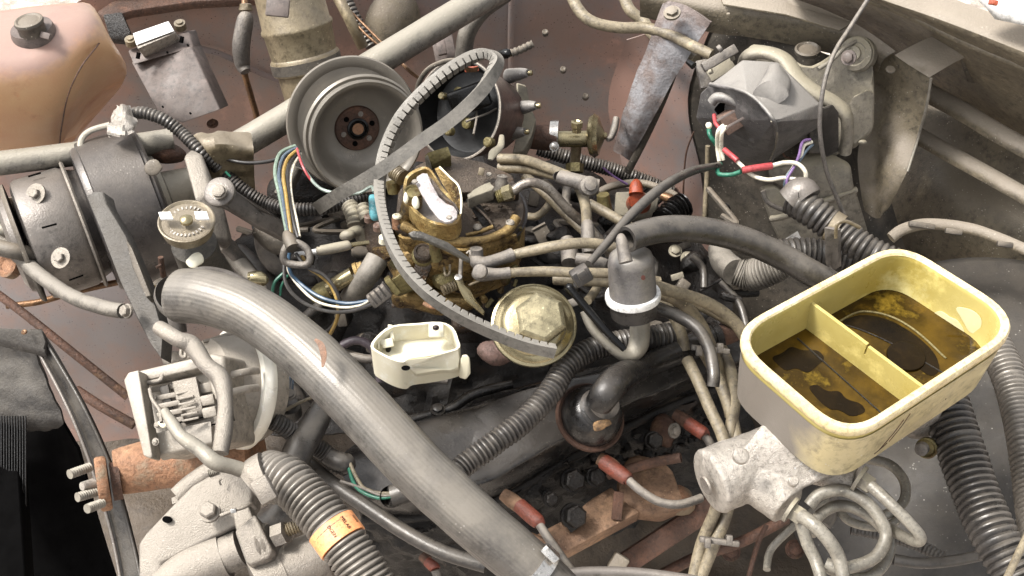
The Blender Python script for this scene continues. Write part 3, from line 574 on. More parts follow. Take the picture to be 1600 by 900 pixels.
# bracket arm
t = T('compressor_strut', 'long dark grey slotted strut leaning against the compressor', 'bracket')
part(t, 'arm', MB().prism([(134, 306, 13), (146, 299, 13.4), (161, 299, 13.4), (166, 318, 13), (196, 368, 12), (214, 410, 11), (240, 470, 10), (254, 520, 9), (251, 560, 8), (236, 538, 8), (214, 498, 9), (188, 440, 10), (160, 366, 12)], (.5, .5, -1.4), .12), m_cloth)
part(t, 'inner_rib', MB().prism([(196, 372, 13), (206, 388, 13), (236, 462, 11), (228, 464, 11), (206, 416, 12)], (.2, .2, -1.0), .08), m_dark_panel)
part(t, 'end_nut', MB().bolt((199, 486, 10.5), A(-.6, .1, .8), 9, 10, 1.3), m_alum)
# casting + flat arm
t = T('belt_tensioner_arm', 'grey cast arm with a large hex bolt right of the compressor', 'bracket')
part(t, 'upright_casting', MB().hull([(286, 243, 10), (316, 240, 10), (300, 232, 8), (330, 300, 9), (352, 330, 7), (364, 378, 5), (352, 392, 4), (326, 372, 6), (304, 310, 9), (320, 310, 0), (350, 390, -3), (300, 250, 4)], .6, 4), m_alum, ang=60)
part(t, 'flat_arm', MB().prism([(324, 288, 11), (336, 282, 11.2), (352, 284, 11.2), (402, 322, 9), (452, 350, 6), (462, 362, 6), (452, 378, 5), (400, 352, 7), (352, 322, 9.5), (336, 316, 10.4), (325, 304, 11)], (0, .3, -1), .25, 3), m_grey)
part(t, 'pivot_boss', MB().lathe((343, 300, 11.2), A(-.1, .3, 1), [(-6, 24), (2, 24), (4, 21), (4, 0)], 40), m_grey)
part(t, 'hex_bolt', MB().bolt((343, 300, 11.8), A(-.1, .3, 1), 10, 8, 1.2), m_alum)
part(t, 'lower_stay', MB().tube([(352, 382, 2, 13), (380, 410, 0, 10), (402, 435, -2, 8)], 10), m_boot)
part(t, 'far_knuckle', MB().blob((430, 372, 2), (40, 22, 20), 3, .12, 40, x=A(1, -.4, 0)), m_dark_panel)
# filler neck
t = T('coolant_filler_neck', 'filler neck with round two-eared pressure cap beside the compressor', 'filler neck')
ax = A(.07, .62, .78); c = (292, 349, 12)
part(t, 'neck', MB().lathe((322, 430, 4), P(292, 352, 12)-P(322, 430, 4), [(-20, 42), (0, 40), (30, 34), (60, 34), (92, 34)], 40), M('corroded_neck', (104, 98, 88), (78, 73, 66), 30, .6, .2, .6, 400, st=(196, 182, 140), stn=.34, ssc=28))
part(t, 'solder_stain', MB().blob((304, 410, 9.3), (13, 12, 3), 3, .35, 120), m_cream)
k = part(t, 'pressure_cap', MB().lathe(c, ax, [(-20, 34), (-16, 39), (-4, 42), (4, 44), (6, 44), (7, 42), (5, 39), (4, 38), (4.5, 0)], 56), m_can)
part(k, 'centre_rivet', MB().lathe((291, 343, 12.9), ax, [(-4, 10), (1, 10), (4, 7), (5, 0)], 24), m_gold)
part(k, 'cap_ear', MB().prism([(247, 331), (266, 330), (271, 342), (251, 342)], (0, 0, -.2), .05, n=A(0, .62, .78), p0=(262, 337, 13.3)), m_white)
part(k, 'cap_ear', MB().prism([(303, 330), (323, 330), (327, 342), (306, 342)], (0, 0, -.2), .05, n=A(0, .62, .78), p0=(314, 337, 13.3)), m_white)
for i in range(26):
    a = radians(20+i*13.2 if i < 12 else 192+(i-12)*12)
    if abs(cos(a)) > .93: continue
    part(k, 'embossed_letter', MB().box(P(292, 349, 12)+ax.normalized()*S(P(292, 349, 12), 5.0)+(A(1, 0, 0)*cos(a)+A(0, .78, -.62)*sin(a))*S(P(292, 349, 12), 29), (2.4, 5.2, 1.4), A(1, 0, 0)*-sin(a)+A(0, .78, -.62)*cos(a), (A(1, 0, 0)*cos(a)+A(0, .78, -.62)*sin(a)), .01, 1), m_alumb)
# sensor
t = T('vacuum_switch', 'small dark round switch with upright stem beside the hose mouth', 'sensor')
part(t, 'housing', MB().lathe((262, 452, 6), A(.05, .75, .65), [(-30, 18), (-8, 20), (2, 25), (5, 26), (8, 22), (9, 6), (9, 0)], 32), m_dark_panel)
part(t, 'stem', MB().tube([(256, 432, 8), (253, 418, 9), (251, 402, 10)], 4.5), m_rustd)
part(t, 'side_pin', MB().tube([(244, 418, 9.5), (252, 414, 9.5)], 2.5), m_rustd)
part(t, 'yellow_dab', MB().blob((241, 448, 8), (4, 3, 2), 2, .2, 90), m_wye)
part(t, 'lower_can', MB().tube([(266, 470, 2, 20), (270, 520, 0, 22)], 20, n=24), m_grey)
part(t, 'bright_stub', MB().tube([(232, 465, 6, 8), (243, 464, 6.4, 8), (244, 464, 6.4, 10), (271, 463, 6.6, 10)], 9, n=16), m_gold)
# hoses at left
tb('heater_hose', 'dusty brown hose sagging from the left edge to the strut', 'hose', m_rub, [(-20, 372, 3), (20, 392, 3), (60, 428, 4), (110, 462, 6), (160, 480, 8), (192, 486, 9)], 12)
tb('dark_left_hose', 'short dark hose at the left edge over the pale one', 'hose', m_dark_panel, [(-20, 382, 5), (20, 392, 5), (52, 398, 4)], 13)
tb('copper_line', 'corroded copper line running under the clutch', 'pipe', m_copper, [(10, 478, -6), (60, 472, -6), (110, 458, -6), (160, 446, -6), (200, 438, -6)], 5)
tb('support_rod', 'thin brown rod slanting from left edge to the alternator', 'rod', m_rustd, [(-10, 455, -2), (40, 492, -3), (120, 556, -5), (200, 620, -8)], 7)
tb('short_rod', 'second thinner brown rod lower down beside the shroud', 'rod', m_rustd, [(120, 610, -14), (160, 636, -14), (210, 664, -15)], 8)
solo('rusty_fitting', 'round rusty fitting at the left edge below the clutch', 'fitting', MB().lathe((14, 415, 1), A(-.4, .2, .9), [(-10, 20), (6, 20), (8, 15), (4, 10), (4, 0)], 24), m_rust)
# radiator hose
t = T('radiator_hose', 'fat grey radiator hose sweeping from upper left to bottom centre', 'hose')
part(t, 'hose', MB().tube([(277, 460, 12, 32), (283, 462, 12, 42), (330, 466, 13, 43), (400, 492, 13.5, 43.5), (480, 552, 13, 44.5), (560, 632, 12, 45), (650, 728, 10, 45), (740, 812, 8, 44), (810, 872, 6, 43), (840, 900, 5, 43), (900, 960, 3, 43)], 46, n=152, per=12, wob=.014, flute=.004), m_hose, ang=60)
part(t, 'darker_hose_behind', MB().tube([(292, 428, 13.6, 5), (318, 424, 13.6, 8), (352, 430, 13, 9), (384, 444, 12.6, 8), (406, 458, 12.2, 4)], 8, n=16), m_rubd)  # dark tube for the crescent of a darker hose behind
part(t, 'rust_smear', MB().tube([(492, 530, 16.8, 2), (502, 540, 16.7, 5), (506, 558, 16.4, 5), (504, 574, 16.2, 2)], 5, n=10, flat=.18, wob=.4), M('dried_rust_smear', (150, 112, 88), (132, 106, 88), 40, .7, 0, .3))
hc = P(834, 893, 5.2); hd = P(850, 908, 4.7)-P(815, 876, 5.9)
k = part(t, 'hose_clamp', MB().lathe(hc, hd, [(-11, 45), (-11, 47.5), (11, 47.5), (11, 45)], 48), m_steel)
part(k, 'clamp_screw', MB().box((860, 866, 7.5), (30, 14, 12), A(.7, -.7, .1), bev=.1), m_steel)
# alternator
t = T('alternator', 'dusty tan alternator with bright cream ring left of the radiator hose', 'alternator')
AX = A(.74, -.08, -.66); c = P(376, 605, 4)
m_alt = M('chalky_tan_alternator', (178, 168, 154), (156, 146, 132), 20, .55, .1, .25, 700, st=(124, 114, 100), stn=.33, ssc=20, dust=(196, 186, 172), dn=.35)
part(t, 'rear_drum', MB().lathe(c, AX, [(-62, 60), (-60, 72), (-20, 86), (-4, 88)], 64), m_alt)
part(t, 'ring', MB().lathe(c, AX, [(-14, 90), (-13, 97), (-6, 100), (4, 99), (9, 95), (10, 86)], 64), M('cream_enamel_ring', (238, 234, 222), (220, 214, 198), 20, .35, .1, .1, st=(170, 160, 140), stn=.12, ssc=40, gain=.95, fa=0))
part(t, 'front_drum', MB().lathe(c, AX, [(0, 88), (26, 86), (40, 78), (44, 50), (44, 0)], 56), m_alt)
part(t, 'housing', MB().prism([(194, 592), (202, 582), (330, 552), (350, 556), (352, 640), (350, 690), (236, 716), (224, 708)], (1.5, 2.5, -4), .35, 3, n=A(-.25, .12, 1), p0=(270, 640, 8)), m_alt)
part(t, 'end_flange', MB().prism([(193, 594), (200, 582), (216, 578), (238, 712), (236, 717), (224, 712)], (.2, .8, -1.5), .2, 3, n=A(-.3, .12, 1), p0=(216, 645, 10)), m_alt)
part(t, 'top_wall', MB().prism([(216, 584), (322, 560), (324, 572), (218, 597)], (.1, .3, -1.2), .12, n=A(-.25, .12, 1), p0=(270, 640, 9.3)), m_alt)
part(t, 'bottom_wall', MB().prism([(240, 676), (330, 656), (332, 692), (246, 713)], (.1, .3, -1.2), .2, n=A(-.25, .12, 1), p0=(270, 640, 9.1)), m_alt)
part(t, 'centre_block', MB().prism([(268, 596), (306, 588), (318, 646), (282, 656)], (.1, .4, -1.3), .1, n=A(-.25, .12, 1), p0=(270, 640, 9.0)), m_alum)
for i in range(5):
    y = 606+i*13; part(t, 'terminal_fin', MB().box((258+i*2.6, y, 9.3), (40, 8, 9), A(1, .2, 0), bev=.06), m_alt)
for i in range(4):
    part(t, 'rib_block', MB().box((318+i*3.4, 587+i*19, 9.6), (22, 16, 12), A(1, .2, 0), bev=.12), m_alt)
for i in range(7):
    y = 604+i*8.5; part(t, 'cooling_fin', MB().box((286+i*2.0, y, 9.9), (26, 3.2, 5), A(1, .2, 0), bev=.03), m_alt)
for a, b_ in (((300, 572), (352, 560)), ((330, 664), (352, 660)), ((262, 664), (318, 652))): part(t, 'case_seam', MB().tube([(a[0], a[1], 9.7), (b_[0], b_[1], 9.7)], 1.4, n=6), m_hole)
for x, y in ((238, 622), (246, 664), (243, 690)): part(t, 'case_screw', MB().bolt((x, y, 9.6), A(-.25, .12, 1), 4), m_alum)
part(t, 'painted_shadow_gap', MB().box((262, 630, 8.9), (14, 56, 6), A(1, .2, 0), bev=.05), m_cond)  # dark box painted in as the shade inside the housing recess
part(t, 'spring_clip', MB().tube([(221, 586, 10), (224, 598, 10), (244, 596, 10.3), (252, 592, 10.4), (254, 584, 10.6)], 4), m_alum)
part(t, 'side_lever', MB().tube([(328, 566, 10.2, 5), (334, 590, 10.3, 8), (341, 606, 10.4, 11), (344, 620, 10.4, 6)], 8, flat=.6), m_alt)
part(t, 'back_bracket', MB().hull([(252, 545, 6), (290, 548, 7), (310, 562, 7), (256, 575, 5), (250, 560, 3), (300, 570, 2)], .4), m_alum)
part(t, 'bracket_loop', MB().tube([(284, 542, 8.5), (290, 548, 9), (289, 558, 9), (283, 555, 8.5)], 3, close=True), m_alum)
part(t, 'vent_slot', MB().box((363, 646, 9), (3, 24, 3), A(1, .2, 0), bev=.03), m_hole)
part(t, 'through_rod', MB().tube([(318, 534, 8), (345, 527, 8), (376, 520, 8)], 3), m_alum)
part(t, 'green_wire_tip', MB().tube([(249, 660, 10), (256, 666, 10), (262, 660, 10)], 3.2), m_cream)
for y in (585, 612): part(t, 'cooling_rib', MB().tube([(356, y+2, 9.6), (385, y-4, 9.2), (404, y-6, 8.4)], 6, flat=.5), m_alt)
tb('breather_tube', 'bent grey-white tube arching over the alternator housing', 'tube', m_alum, [(246, 510, 15, 10), (252, 514, 15, 12), (278, 530, 15, 12.5), (300, 540, 14.5, 15), (322, 570, 14, 13), (345, 592, 13.5, 15), (352, 630, 13, 12), (350, 670, 12.5, 14), (344, 708, 12, 13)], 13, n=18)
tb('cloth_loom', 'cloth-wrapped wire loom hanging over the alternator front', 'wire loom', m_pipe, [(257, 642, 13.4, 7), (268, 660, 13.5, 10), (284, 682, 13.6, 10), (312, 702, 13.2, 13), (336, 722, 12.8, 12), (365, 730, 12, 12), (400, 742, 11, 14)], 12, n=14, wob=.22)
tb('thin_terminal_wire', 'thin grey wire rising beside the wrapped loom', 'wire', m_alum, [(234, 608, 12.5), (238, 624, 12.7), (250, 642, 13), (252, 660, 13)], 3)
# hub
t = T('fan_hub', 'rusty fan hub with three threaded studs above the dark shroud', 'fan hub')
hx_ = A(-.93, -.14, .30)
part(t, 'shaft', MB().tube([(182, 738, -2, 34), (200, 734, -2, 37), (250, 724, -1.5, 40), (310, 716, -1, 42), (400, 708, 0, 44)], 40, n=36, wob=.04), m_rust, ang=60)
part(t, 'flange', MB().lathe((160, 756, -1.5), hx_, [(-10, 20), (-10, 40), (-6, 43), (4, 43), (7, 41), (7, 0)], 48), m_rust)
part(t, 'hub_core', MB().lathe((168, 754, -1.7), hx_, [(-20, 30), (-6, 30)], 32), m_rustd)
for a, b_ in (((140, 730), (109, 741)), ((152, 768), (121, 777)), ((160, 786), (136, 795)), ):
    part(t, 'stud', MB().tube([(a[0], a[1], -1), (b_[0], b_[1], 0)], 7, n=14, rib=(4, .14)), m_pipe)
part(t, 'bright_nub', MB().tube([(146, 756, -.6, 9), (128, 760, 0, 7)], 8, n=14), m_alumb)
# shroud
t = T('fan_shroud', 'dark plastic fan shroud with curved edge filling the lower left corner', 'shroud')
part(t, 'curved_edge', MB().sheet([[(40, 516, 2), (66, 560, 1), (112, 650, -1), (150, 750, -4), (178, 850, -7), (194, 940, -9)], [(58, 516, 3), (84, 556, 2), (134, 644, 0), (176, 740, -3), (206, 845, -6), (226, 940, -8)]], 8, .4, .05, 20), m_shine)
part(t, 'edge_lip', MB().tube([(40, 516, 2.4), (66, 560, 1.4), (112, 650, -.6), (150, 750, -3.6), (178, 850, -6.6), (194, 940, -8.6)], 3), m_grey)
part(t, 'outer_lip', MB().tube([(59, 517, 3.1), (85, 556, 2.1), (135, 644, .1), (177, 740, -2.9), (207, 845, -5.9), (227, 940, -7.9)], 3), m_shine)
part(t, 'top_strip', MB().prism([(-20, 510, 4), (68, 514, 4), (74, 534, 3), (70, 550, 2.6), (42, 542, 2.6), (-20, 528, 3)], (0, 0, -1), .3), m_cloth)
part(t, 'soft_baffle', MB().sheet([[(-40, 520, 1), (20, 528, 1), (46, 545, 1)], [(-40, 580, -2), (30, 590, -2), (76, 600, -2)], [(-40, 640, -5), (30, 655, -5), (98, 662, -5)], [(-40, 655, -7), (24, 672, -7), (80, 672, -7)]], 8, .3, .5, 25, 2), m_cloth)
part(t, 'inner_wall', MB().sheet([[(-60, 600, -8), (60, 620, -8), (120, 700, -9)], [(-60, 760, -14), (60, 780, -14), (150, 800, -15)], [(-60, 960, -22), (60, 960, -22), (200, 960, -22)]], 6, .3, .1, 20, 2), m_hole)  # sheet coloured black for the deep shade inside the shroud
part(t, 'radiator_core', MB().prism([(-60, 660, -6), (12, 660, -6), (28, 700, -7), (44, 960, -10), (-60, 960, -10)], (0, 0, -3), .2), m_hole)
m_fin = M('dark_radiator_fin', (34, 32, 31), (24, 23, 22), 30, .6, 0, .3)
for i in range(12): part(t, 'core_fin', MB().box((-6+i*4.2, 790, -9.5), (1.6, 280, 4), A(1, 0, 0), A(.05, 1, 0), .02, 1), m_fin)
part(t, 'brass_rivet', MB().lathe((38, 519, 4.2), U, [(0, 5), (2, 4), (2, 2), (1, 0)], 16), m_copper)
# bracket
t = T('front_bracket', 'chalky aluminium bracket plate with a square cut-out at the bottom left', 'bracket')
NB = A(-.08, .25, 1)
part(t, 'plate', MB().prism([(215, 850), (228, 832), (268, 790), (300, 758), (340, 735), (380, 728), (398, 752), (392, 790), (372, 822), (362, 826), (252, 880), (250, 910), (252, 960), (222, 960), (216, 900)], (.3, 1.0, -2.2), .3, 3, n=NB, p0=(300, 800, 7)), m_alum)
part(t, 'cast_post', MB().prism([(366, 830), (398, 802), (426, 860), (420, 872), (392, 884), (384, 880)], (.3, .8, -3), .2, 3, n=A(.0, .1, 1), p0=(395, 845, 7.6)), m_alum)
part(t, 'upper_boss', MB().prism([(362, 800), (388, 790), (400, 820), (370, 836)], (.2, .6, -2), .2, 3, n=NB, p0=(380, 815, 7.5)), m_alum)
part(t, 'bolt_hole', MB().lathe((263, 812, 6.6), NB, [(1, 7), (8, 7), (8, 0)], 20, sq=.75), m_hole)
k = part(t, 'ground_bolt', MB().bolt((328, 800, 8.2), A(-.1, .5, .85), 13, 15, 1.3), m_alum)
part(k, 'ground_wire', MB().tube([(344, 806, 9.5), (362, 799, 9.6), (382, 792, 9.5), (392, 788, 9.2), (400, 794, 8.6)], 3.2), m_alum)
part(k, 'crimp', MB().box((365, 798, 9.8), (9, 7, 7), A(1, .2, 0), bev=.05), m_steel)
part(t, 'bracket_ear', MB().prism([(267, 778, 4), (278, 773, 4), (280, 784, 4), (269, 788, 4)], (0, .2, -1), .08), m_alum)
part(t, 'hook_mark', MB().tube([(346, 748, 8.9), (343, 752, 8.8), (345, 758, 8.6)], 1.6), m_dark_panel)
part(t, 'slanted_pipe', MB().tube([(278, 776, 6), (300, 756, 6.4), (330, 736, 7), (352, 724, 7)], 16, n=20), m_alum)
t = T('long_bolt_and_bushing', 'dusty cast bushing with long threaded bolt at the bottom left edge', 'bolt')
part(t, 'left_bushing', MB().tube([(250, 930, 3, 36), (300, 890, 4, 38), (352, 868, 4.5, 38)], 36, n=30), m_alum)
part(t, 'bush_sleeve', MB().tube([(350, 868, 4.8, 30), (378, 856, 5.2, 30)], 30, n=30), m_alum)
part(t, 'right_bushing', MB().tube([(400, 915, 4, 40), (440, 895, 4, 40), (500, 868, 4, 40), (506, 866, 4, 34)], 40, n=30), m_alum)
part(t, 'bush_groove', MB().lathe((440, 895, 4), P(500, 868, 4)-P(400, 915, 4), [(-3, 38), (-3, 42), (3, 42), (3, 38)], 40), m_alum)
part(t, 'far_bushing', MB().tube([(372, 940, 3, 30), (420, 925, 3, 30)], 30, n=24), m_alum)
part(t, 'washer_stack', MB().lathe((420, 846, 6.5), A(.9, .35, .2), [(-10, 30), (-6, 33), (-2, 28), (2, 30), (6, 26)], 36), m_alum)
part(t, 'nut', MB().lathe((430, 838, 6.8), A(.9, .35, .2), [(0, 19), (20, 19)], 6), m_alum)
part(t, 'thread', MB().tube([(444, 830, 7), (468, 821, 7)], 10, n=16, rib=(4.2, .12)), m_can)
part(t, 'thread_tip', MB().tube([(326, 740, 8.4), (340, 736, 8.5)], 5, n=12, rib=(3, .18)), m_pipe)
# conduit G
t = T('striped_loom_conduit', 'grey ribbed conduit with an orange sticker at the bottom left', 'conduit')
part(t, 'conduit', MB().tube([(420, 742, 10), (450, 752, 11), (486, 786, 11), (524, 832, 10.5), (562, 886, 9.5), (600, 950, 8)], 36, n=28, rib=(9, .1)), m_condl, ang=60)
part(t, 'end_collar', MB().tube([(394, 764, 10.4, 32), (406, 754, 10.6, 41), (424, 744, 10.9, 42)], 38, n=28), m_alum)
part(t, 'collar_block', MB().box((413, 765, 13.4), (28, 40, 18), A(.9, .5, 0), A(-.5, .9, 0), .15), m_alum)
sc_ = [P(504+0, 836, 13.6), P(534, 796, 13.6)]
part(t, 'orange_sticker', MB().lathe((527, 836, 10.4), P(552, 872, 9.9)-P(504, 806, 10.9), [(-17, 39.5), (-17, 40.5), (17, 40.5), (17, 39.5)], 40), m_stick)
xx = (P(552, 872, 9.9)-P(504, 806, 10.9)).normalized()
yy = A(.55, .5, .5); yy = (yy-xx*yy.dot(xx)).normalized()
cs = P(527, 836, 10.4); rr = S(cs, 41)
for k_, (a, s1) in enumerate(((38, 'IIIIIII'), (72, 'MELAB'), (108, 'DGEN'))):
    rad = yy*cos(radians(a-60))+xx.cross(yy)*sin(radians(a-60)); 
    if rad.dot(CAM-cs) < 0: rad = -rad
    txt(t, s1, cs+rad*rr, xx, xx.cross(rad)*-1 if xx.cross(rad).dot(UPV) < 0 else xx.cross(rad), 8, m_ink)
# ================================================================ centre
# pulley
t = T('loose_pulley', 'large grey two-step pulley lying face up near the top centre', 'pulley')
pa = A(.42, -.42, 1)
part(t, 'rear_flange', MB().lathe((552, 192, 6.2), A(.3, -.3, 1), cap0=False, prof=[(-14, 60), (-14, 98), (-8, 103), (-2, 104), (2, 102), (1, 92), (-4, 86)], n=80), m_pulley)
k = part(t, 'dish', MB().lathe((570, 212, 8.2), pa, [(-52, 60), (-12, 94), (-6, 96), (-2, 93), (-4, 89), (1, 86), (5, 90), (12, 91), (14, 88), (12, 84), (8, 81), (2, 78), (-20, 72), (-34, 64), (-44, 52), (-48, 38), (-48, 0)], 80), m_pulley)
hc = P(570, 212, 8.2)-pa.normalized()*S(P(570, 212, 8.2), 24); hc = P(570, 212, 8.2)-pa.normalized()*S(P(570, 212, 8.2), 47)
part(t, 'hub_plate', MB().lathe(hc, pa, [(-8, 36), (0, 36), (3, 34), (4, 28), (3, 0)], 48), m_rustd)
part(t, 'hub_bore', MB().lathe(hc, pa, [(3, 17), (6, 17), (7, 14), (4, 12), (3, 0)], 36), m_black)
part(t, 'bore_core', MB().lathe(hc, pa, [(4, 9), (6, 9), (6, 0)], 24), m_rust)
cw = hc; px_ = A(1, 0, -.42).normalized(); py_ = pa.normalized().cross(px_)
for i in range(6):
    a = radians(i*60+25); part(t, 'bolt_hole', MB().lathe(cw+(px_*cos(a)+py_*sin(a))*S(cw, 24), pa, [(3, 4.4), (5, 4.2), (5, 0)], 12), m_alum if i % 2 else m_hole)
# belt
t = T('loose_vee_belt', 'cracked grey V-belt looping loosely over pulley and carburettor', 'belt')
bp = [(498, 324, 4, -4), (530, 303, 8.6, -4), (560, 286, 11, -4), (602, 260, 13, -4), (655, 222, 14.5, -4), (706, 186, 15.5, -6), (748, 146, 16.5, -16), (770, 114, 17, -36), (777, 94, 17.2, -62), (764, 83, 17.2, -92), (738, 88, 17, -112), (700, 110, 16.5, -118), (662, 142, 15.4, -118), (628, 180, 14, -118), (606, 222, 12.2, -116), (595, 262, 11.2, -110), (592, 306, 12, -98), (602, 360, 13.6, -82), (626, 412, 14, -68), (664, 456, 13.6, -58), (712, 490, 12.5, -50), (764, 516, 11, -46), (820, 538, 10, -42), (868, 549, 9.5, -40)]
part(t, 'belt', MB().ribbon(bp, 10.5, 12, (11.5, .36), 14), M('worn_grey_belt', (134, 129, 121), (110, 106, 99), 25, .6, 0, .25, 600, dust=(158, 152, 142), dn=.3, st=(94, 89, 84), stn=.3), ang=30)
part(t, 'frayed_red_flap', MB().prism([(720, 101, 16.2), (738, 106, 16), (748, 103, 16), (746, 110, 15.6), (730, 111, 15.6)], (0, 0, -.2), .05), m_copper)
# distributor
t = T('distributor_cap', 'glossy black distributor cap tipped open toward the belt near the top centre', 'distributor cap')
c = P(716, 172, 4); da = A(-.52, -.04, .85)
m_skirt = M('dusty_brown_cap', (112, 88, 80), (90, 72, 68), 18, .42, .1, .2, st=(54, 50, 52), stn=.42, ssc=22, dust=(140, 126, 110), dn=.2)
part(t, 'cap_shell', MB().lathe(c, da, [(-114, 0), (-114, 50), (-100, 60), (-50, 70), (-14, 74), (-10, 79), (0, 80), (2, 78)], 20, cap1=False), m_skirt)
part(t, 'dark_interior', MB().lathe(c, da, [(2, 78), (2, 75), (-8, 72), (-34, 64), (-38, 40), (-30, 22), (-30, 0)], 64, cap0=False), M('deep_black_bakelite', (16, 15, 15), (9, 9, 9), 30, .38, 0, .1, fa=0, speck=(60, 58, 54)))
part(t, 'bright_rim', MB().lathe(c, da, [(-1, 79.5), (2.5, 80), (3, 78), (2, 76)], 72, cap0=False, cap1=False), m_alum)
part(t, 'rotor_block', MB().box(c+A(.12, .1, .1)*.1, (64, 40, 22), A(.9, .3, .2), A(-.2, 1, .3), .3), m_black)
for x, y, r in ((716, 143, 9), (746, 165, 6), (729, 192, 9), (762, 222, 8), (700, 205, 7), (690, 150, 6)):
    part(t, 'contact', MB().lathe((x, y, 3.4), da, [(-10, r), (1, r), (3, r*.7), (3, 0)], 18), m_gold if r < 7 else m_olive)
part(t, 'mould_rib', MB().tube([(728, 190, 4), (760, 178, 4), (776, 170, 4)], 2).tube([(740, 210, 4), (745, 180, 4), (740, 160, 4)], 2), m_boot)
for x, y, z in ((829, 114, 5), (842, 165, 3), (824, 206, 1)):
    k = part(t, 'terminal_tower', MB().tube([(x-34, y+5, z-1.5, 12), (x-14, y+1, z-.4, 9), (x-4, y, z, 6)], 8, n=16), m_cover)
    part(k, 'brass_tip', MB().lathe((x, y, z), A(1, .1, .2), [(-4, 3.6), (0, 4.6), (3, 4), (4, 0)], 16), m_gold)
k = part(t, 'top_tower', MB().tube([(770, 90, 6, 8), (790, 84, 7.5, 8), (797, 84, 7.6, 6)], 7), m_black)
part(k, 'brass_tip', MB().lathe((797, 84, 7.6), A(1, .15, .2), [(-4, 5), (2, 5), (3, 3)], 14), m_gold)
part(k, 'ribbed_stub', MB().tube([(799, 83, 7.7), (815, 77, 8), (833, 68, 8.5)], 6, n=12, rib=(7, .16)), m_dark_panel)
part(t, 'side_plate', MB().prism([(806, 128, 2), (822, 132, 2), (830, 170, 0), (838, 186, 0), (830, 214, -1), (818, 236, -2), (800, 240, -2), (812, 190, 1)], (0, .5, -2), .2), m_cbody)
part(t, 'outer_bezel', MB().tube([(650, 150, 4), (656, 126, 6), (672, 106, 7.5), (700, 95, 8), (730, 96, 8)], 4, flat=.6), m_dark_panel)
part(t, 'latch', MB().tube([(784, 212, 6, 4), (782, 228, 7, 6), (772, 238, 7.6, 8), (766, 250, 7.6, 4)], 6, flat=.5), m_cbody)
part(t, 'red_rotor_flap', MB().box((737, 108, 9), (22, 8, 5), A(1, .1, 0), bev=.1), m_orange)
solo('thin_copper_wires', 'pair of thin copper wires running down to the distributor cap', 'wire', MB().tube([(540, 10, 4), (590, 60, 3), (640, 112, 2), (660, 124, 2)], 2.2).tube([(534, 6, 4), (570, 52, 3), (618, 90, 2.4), (655, 122, 2)], 2.2), m_copper)
# top pipes
tb('straight_top_pipe', 'straight tan pipe coming down at the top beside the canister', 'pipe', m_can, [(520, -20, 6), (545, 28, 4), (567, 74, 1)], 9)
tb('thin_ribbed_loom', 'thin dark ribbed loom beside the straight tan pipe', 'conduit', m_cond, [(538, -10, 2), (556, 30, 0), (580, 72, -2)], 9, rib=(7, .12))
solo('grey_cylinder_stub', 'dull grey cylinder partly hidden behind the brace at the top', 'canister', MB().tube([(616, -60, 0, 48), (612, 10, -4, 50), (610, 60, -8, 48)], 48, n=36), m_fwall)
tb('arched_top_hose', 'arched grey hose descending behind the loop of the belt', 'hose', m_rub, [(790, -10, 4), (752, 18, 3), (730, 52, 1), (724, 92, -2)], 14)
solo('relay_box', 'small square grey relay clipped to the panel behind the belt', 'relay', MB().box((694, 76, -4), (34, 40, 20), A(1, .2, 0), bev=.2).box((690, 75, -2.5), (14, 22, 12), A(1, .2, 0), bev=.1), m_mod)
solo('rubber_grommet', 'dusty rubber grommet behind the canister at the top', 'grommet', MB().lathe((534, 46, -6), A(.1, .2, 1), [(-6, 22), (4, 20), (6, 13), (2, 10), (2, 0)], 24), m_fwall)
# brass valve
t = T('brass_vacuum_valve', 'brassy tee valve with gold disc lying right of the distributor', 'valve')
vx = A(.99, -.03, .1)
part(t, 'rubber_end', MB().tube([(818, 213, -3, 18), (850, 215, -3, 20), (870, 216, -3, 20)], 19, n=24), m_rustd)
part(t, 'worm_clamp', MB().lathe((867, 212, -3), vx, [(-7, 20), (-7, 24), (6, 24), (6, 20)], 32), m_steel)
part(t, 'clamp_screw', MB().bolt((866, 229, -1), A(0, -.2, 1), 5), m_steel)
part(t, 'body', MB().tube([(872, 217, -3, 13), (910, 217, -3, 13), (922, 216, -3, 14)], 13, n=24), m_gold)
part(t, 'top_nut', MB().lathe((901, 206, -1), A(0, .85, .5), [(0, 8), (8, 8), (9, 10), (17, 10), (18, 6), (16, 4), (16, 0)], 6), m_gold)
part(t, 'gold_disc', MB().lathe((929, 212, -3), A(.98, -.02, .2), [(-10, 22), (-7, 30), (-2, 33), (0, 35), (2, 33), (7, 30), (10, 20), (16, 6), (20, 4), (20, 0)], 48), m_gold)
part(t, 'lower_leg', MB().tube([(901, 222, -4, 9), (899, 250, -6, 8), (898, 264, -7, 11)], 9, n=18), m_can)
part(t, 'foot_nut', MB().lathe((898, 262, -6), A(0, -1, .1), [(-6, 14), (8, 14)], 6), m_olive)
part(t, 'hose_nipple', MB().tube([(949, 218, -3, 4), (955, 214, -3, 5), (960, 200, -2.5, 6), (963, 184, -2, 5)], 5), m_boot)
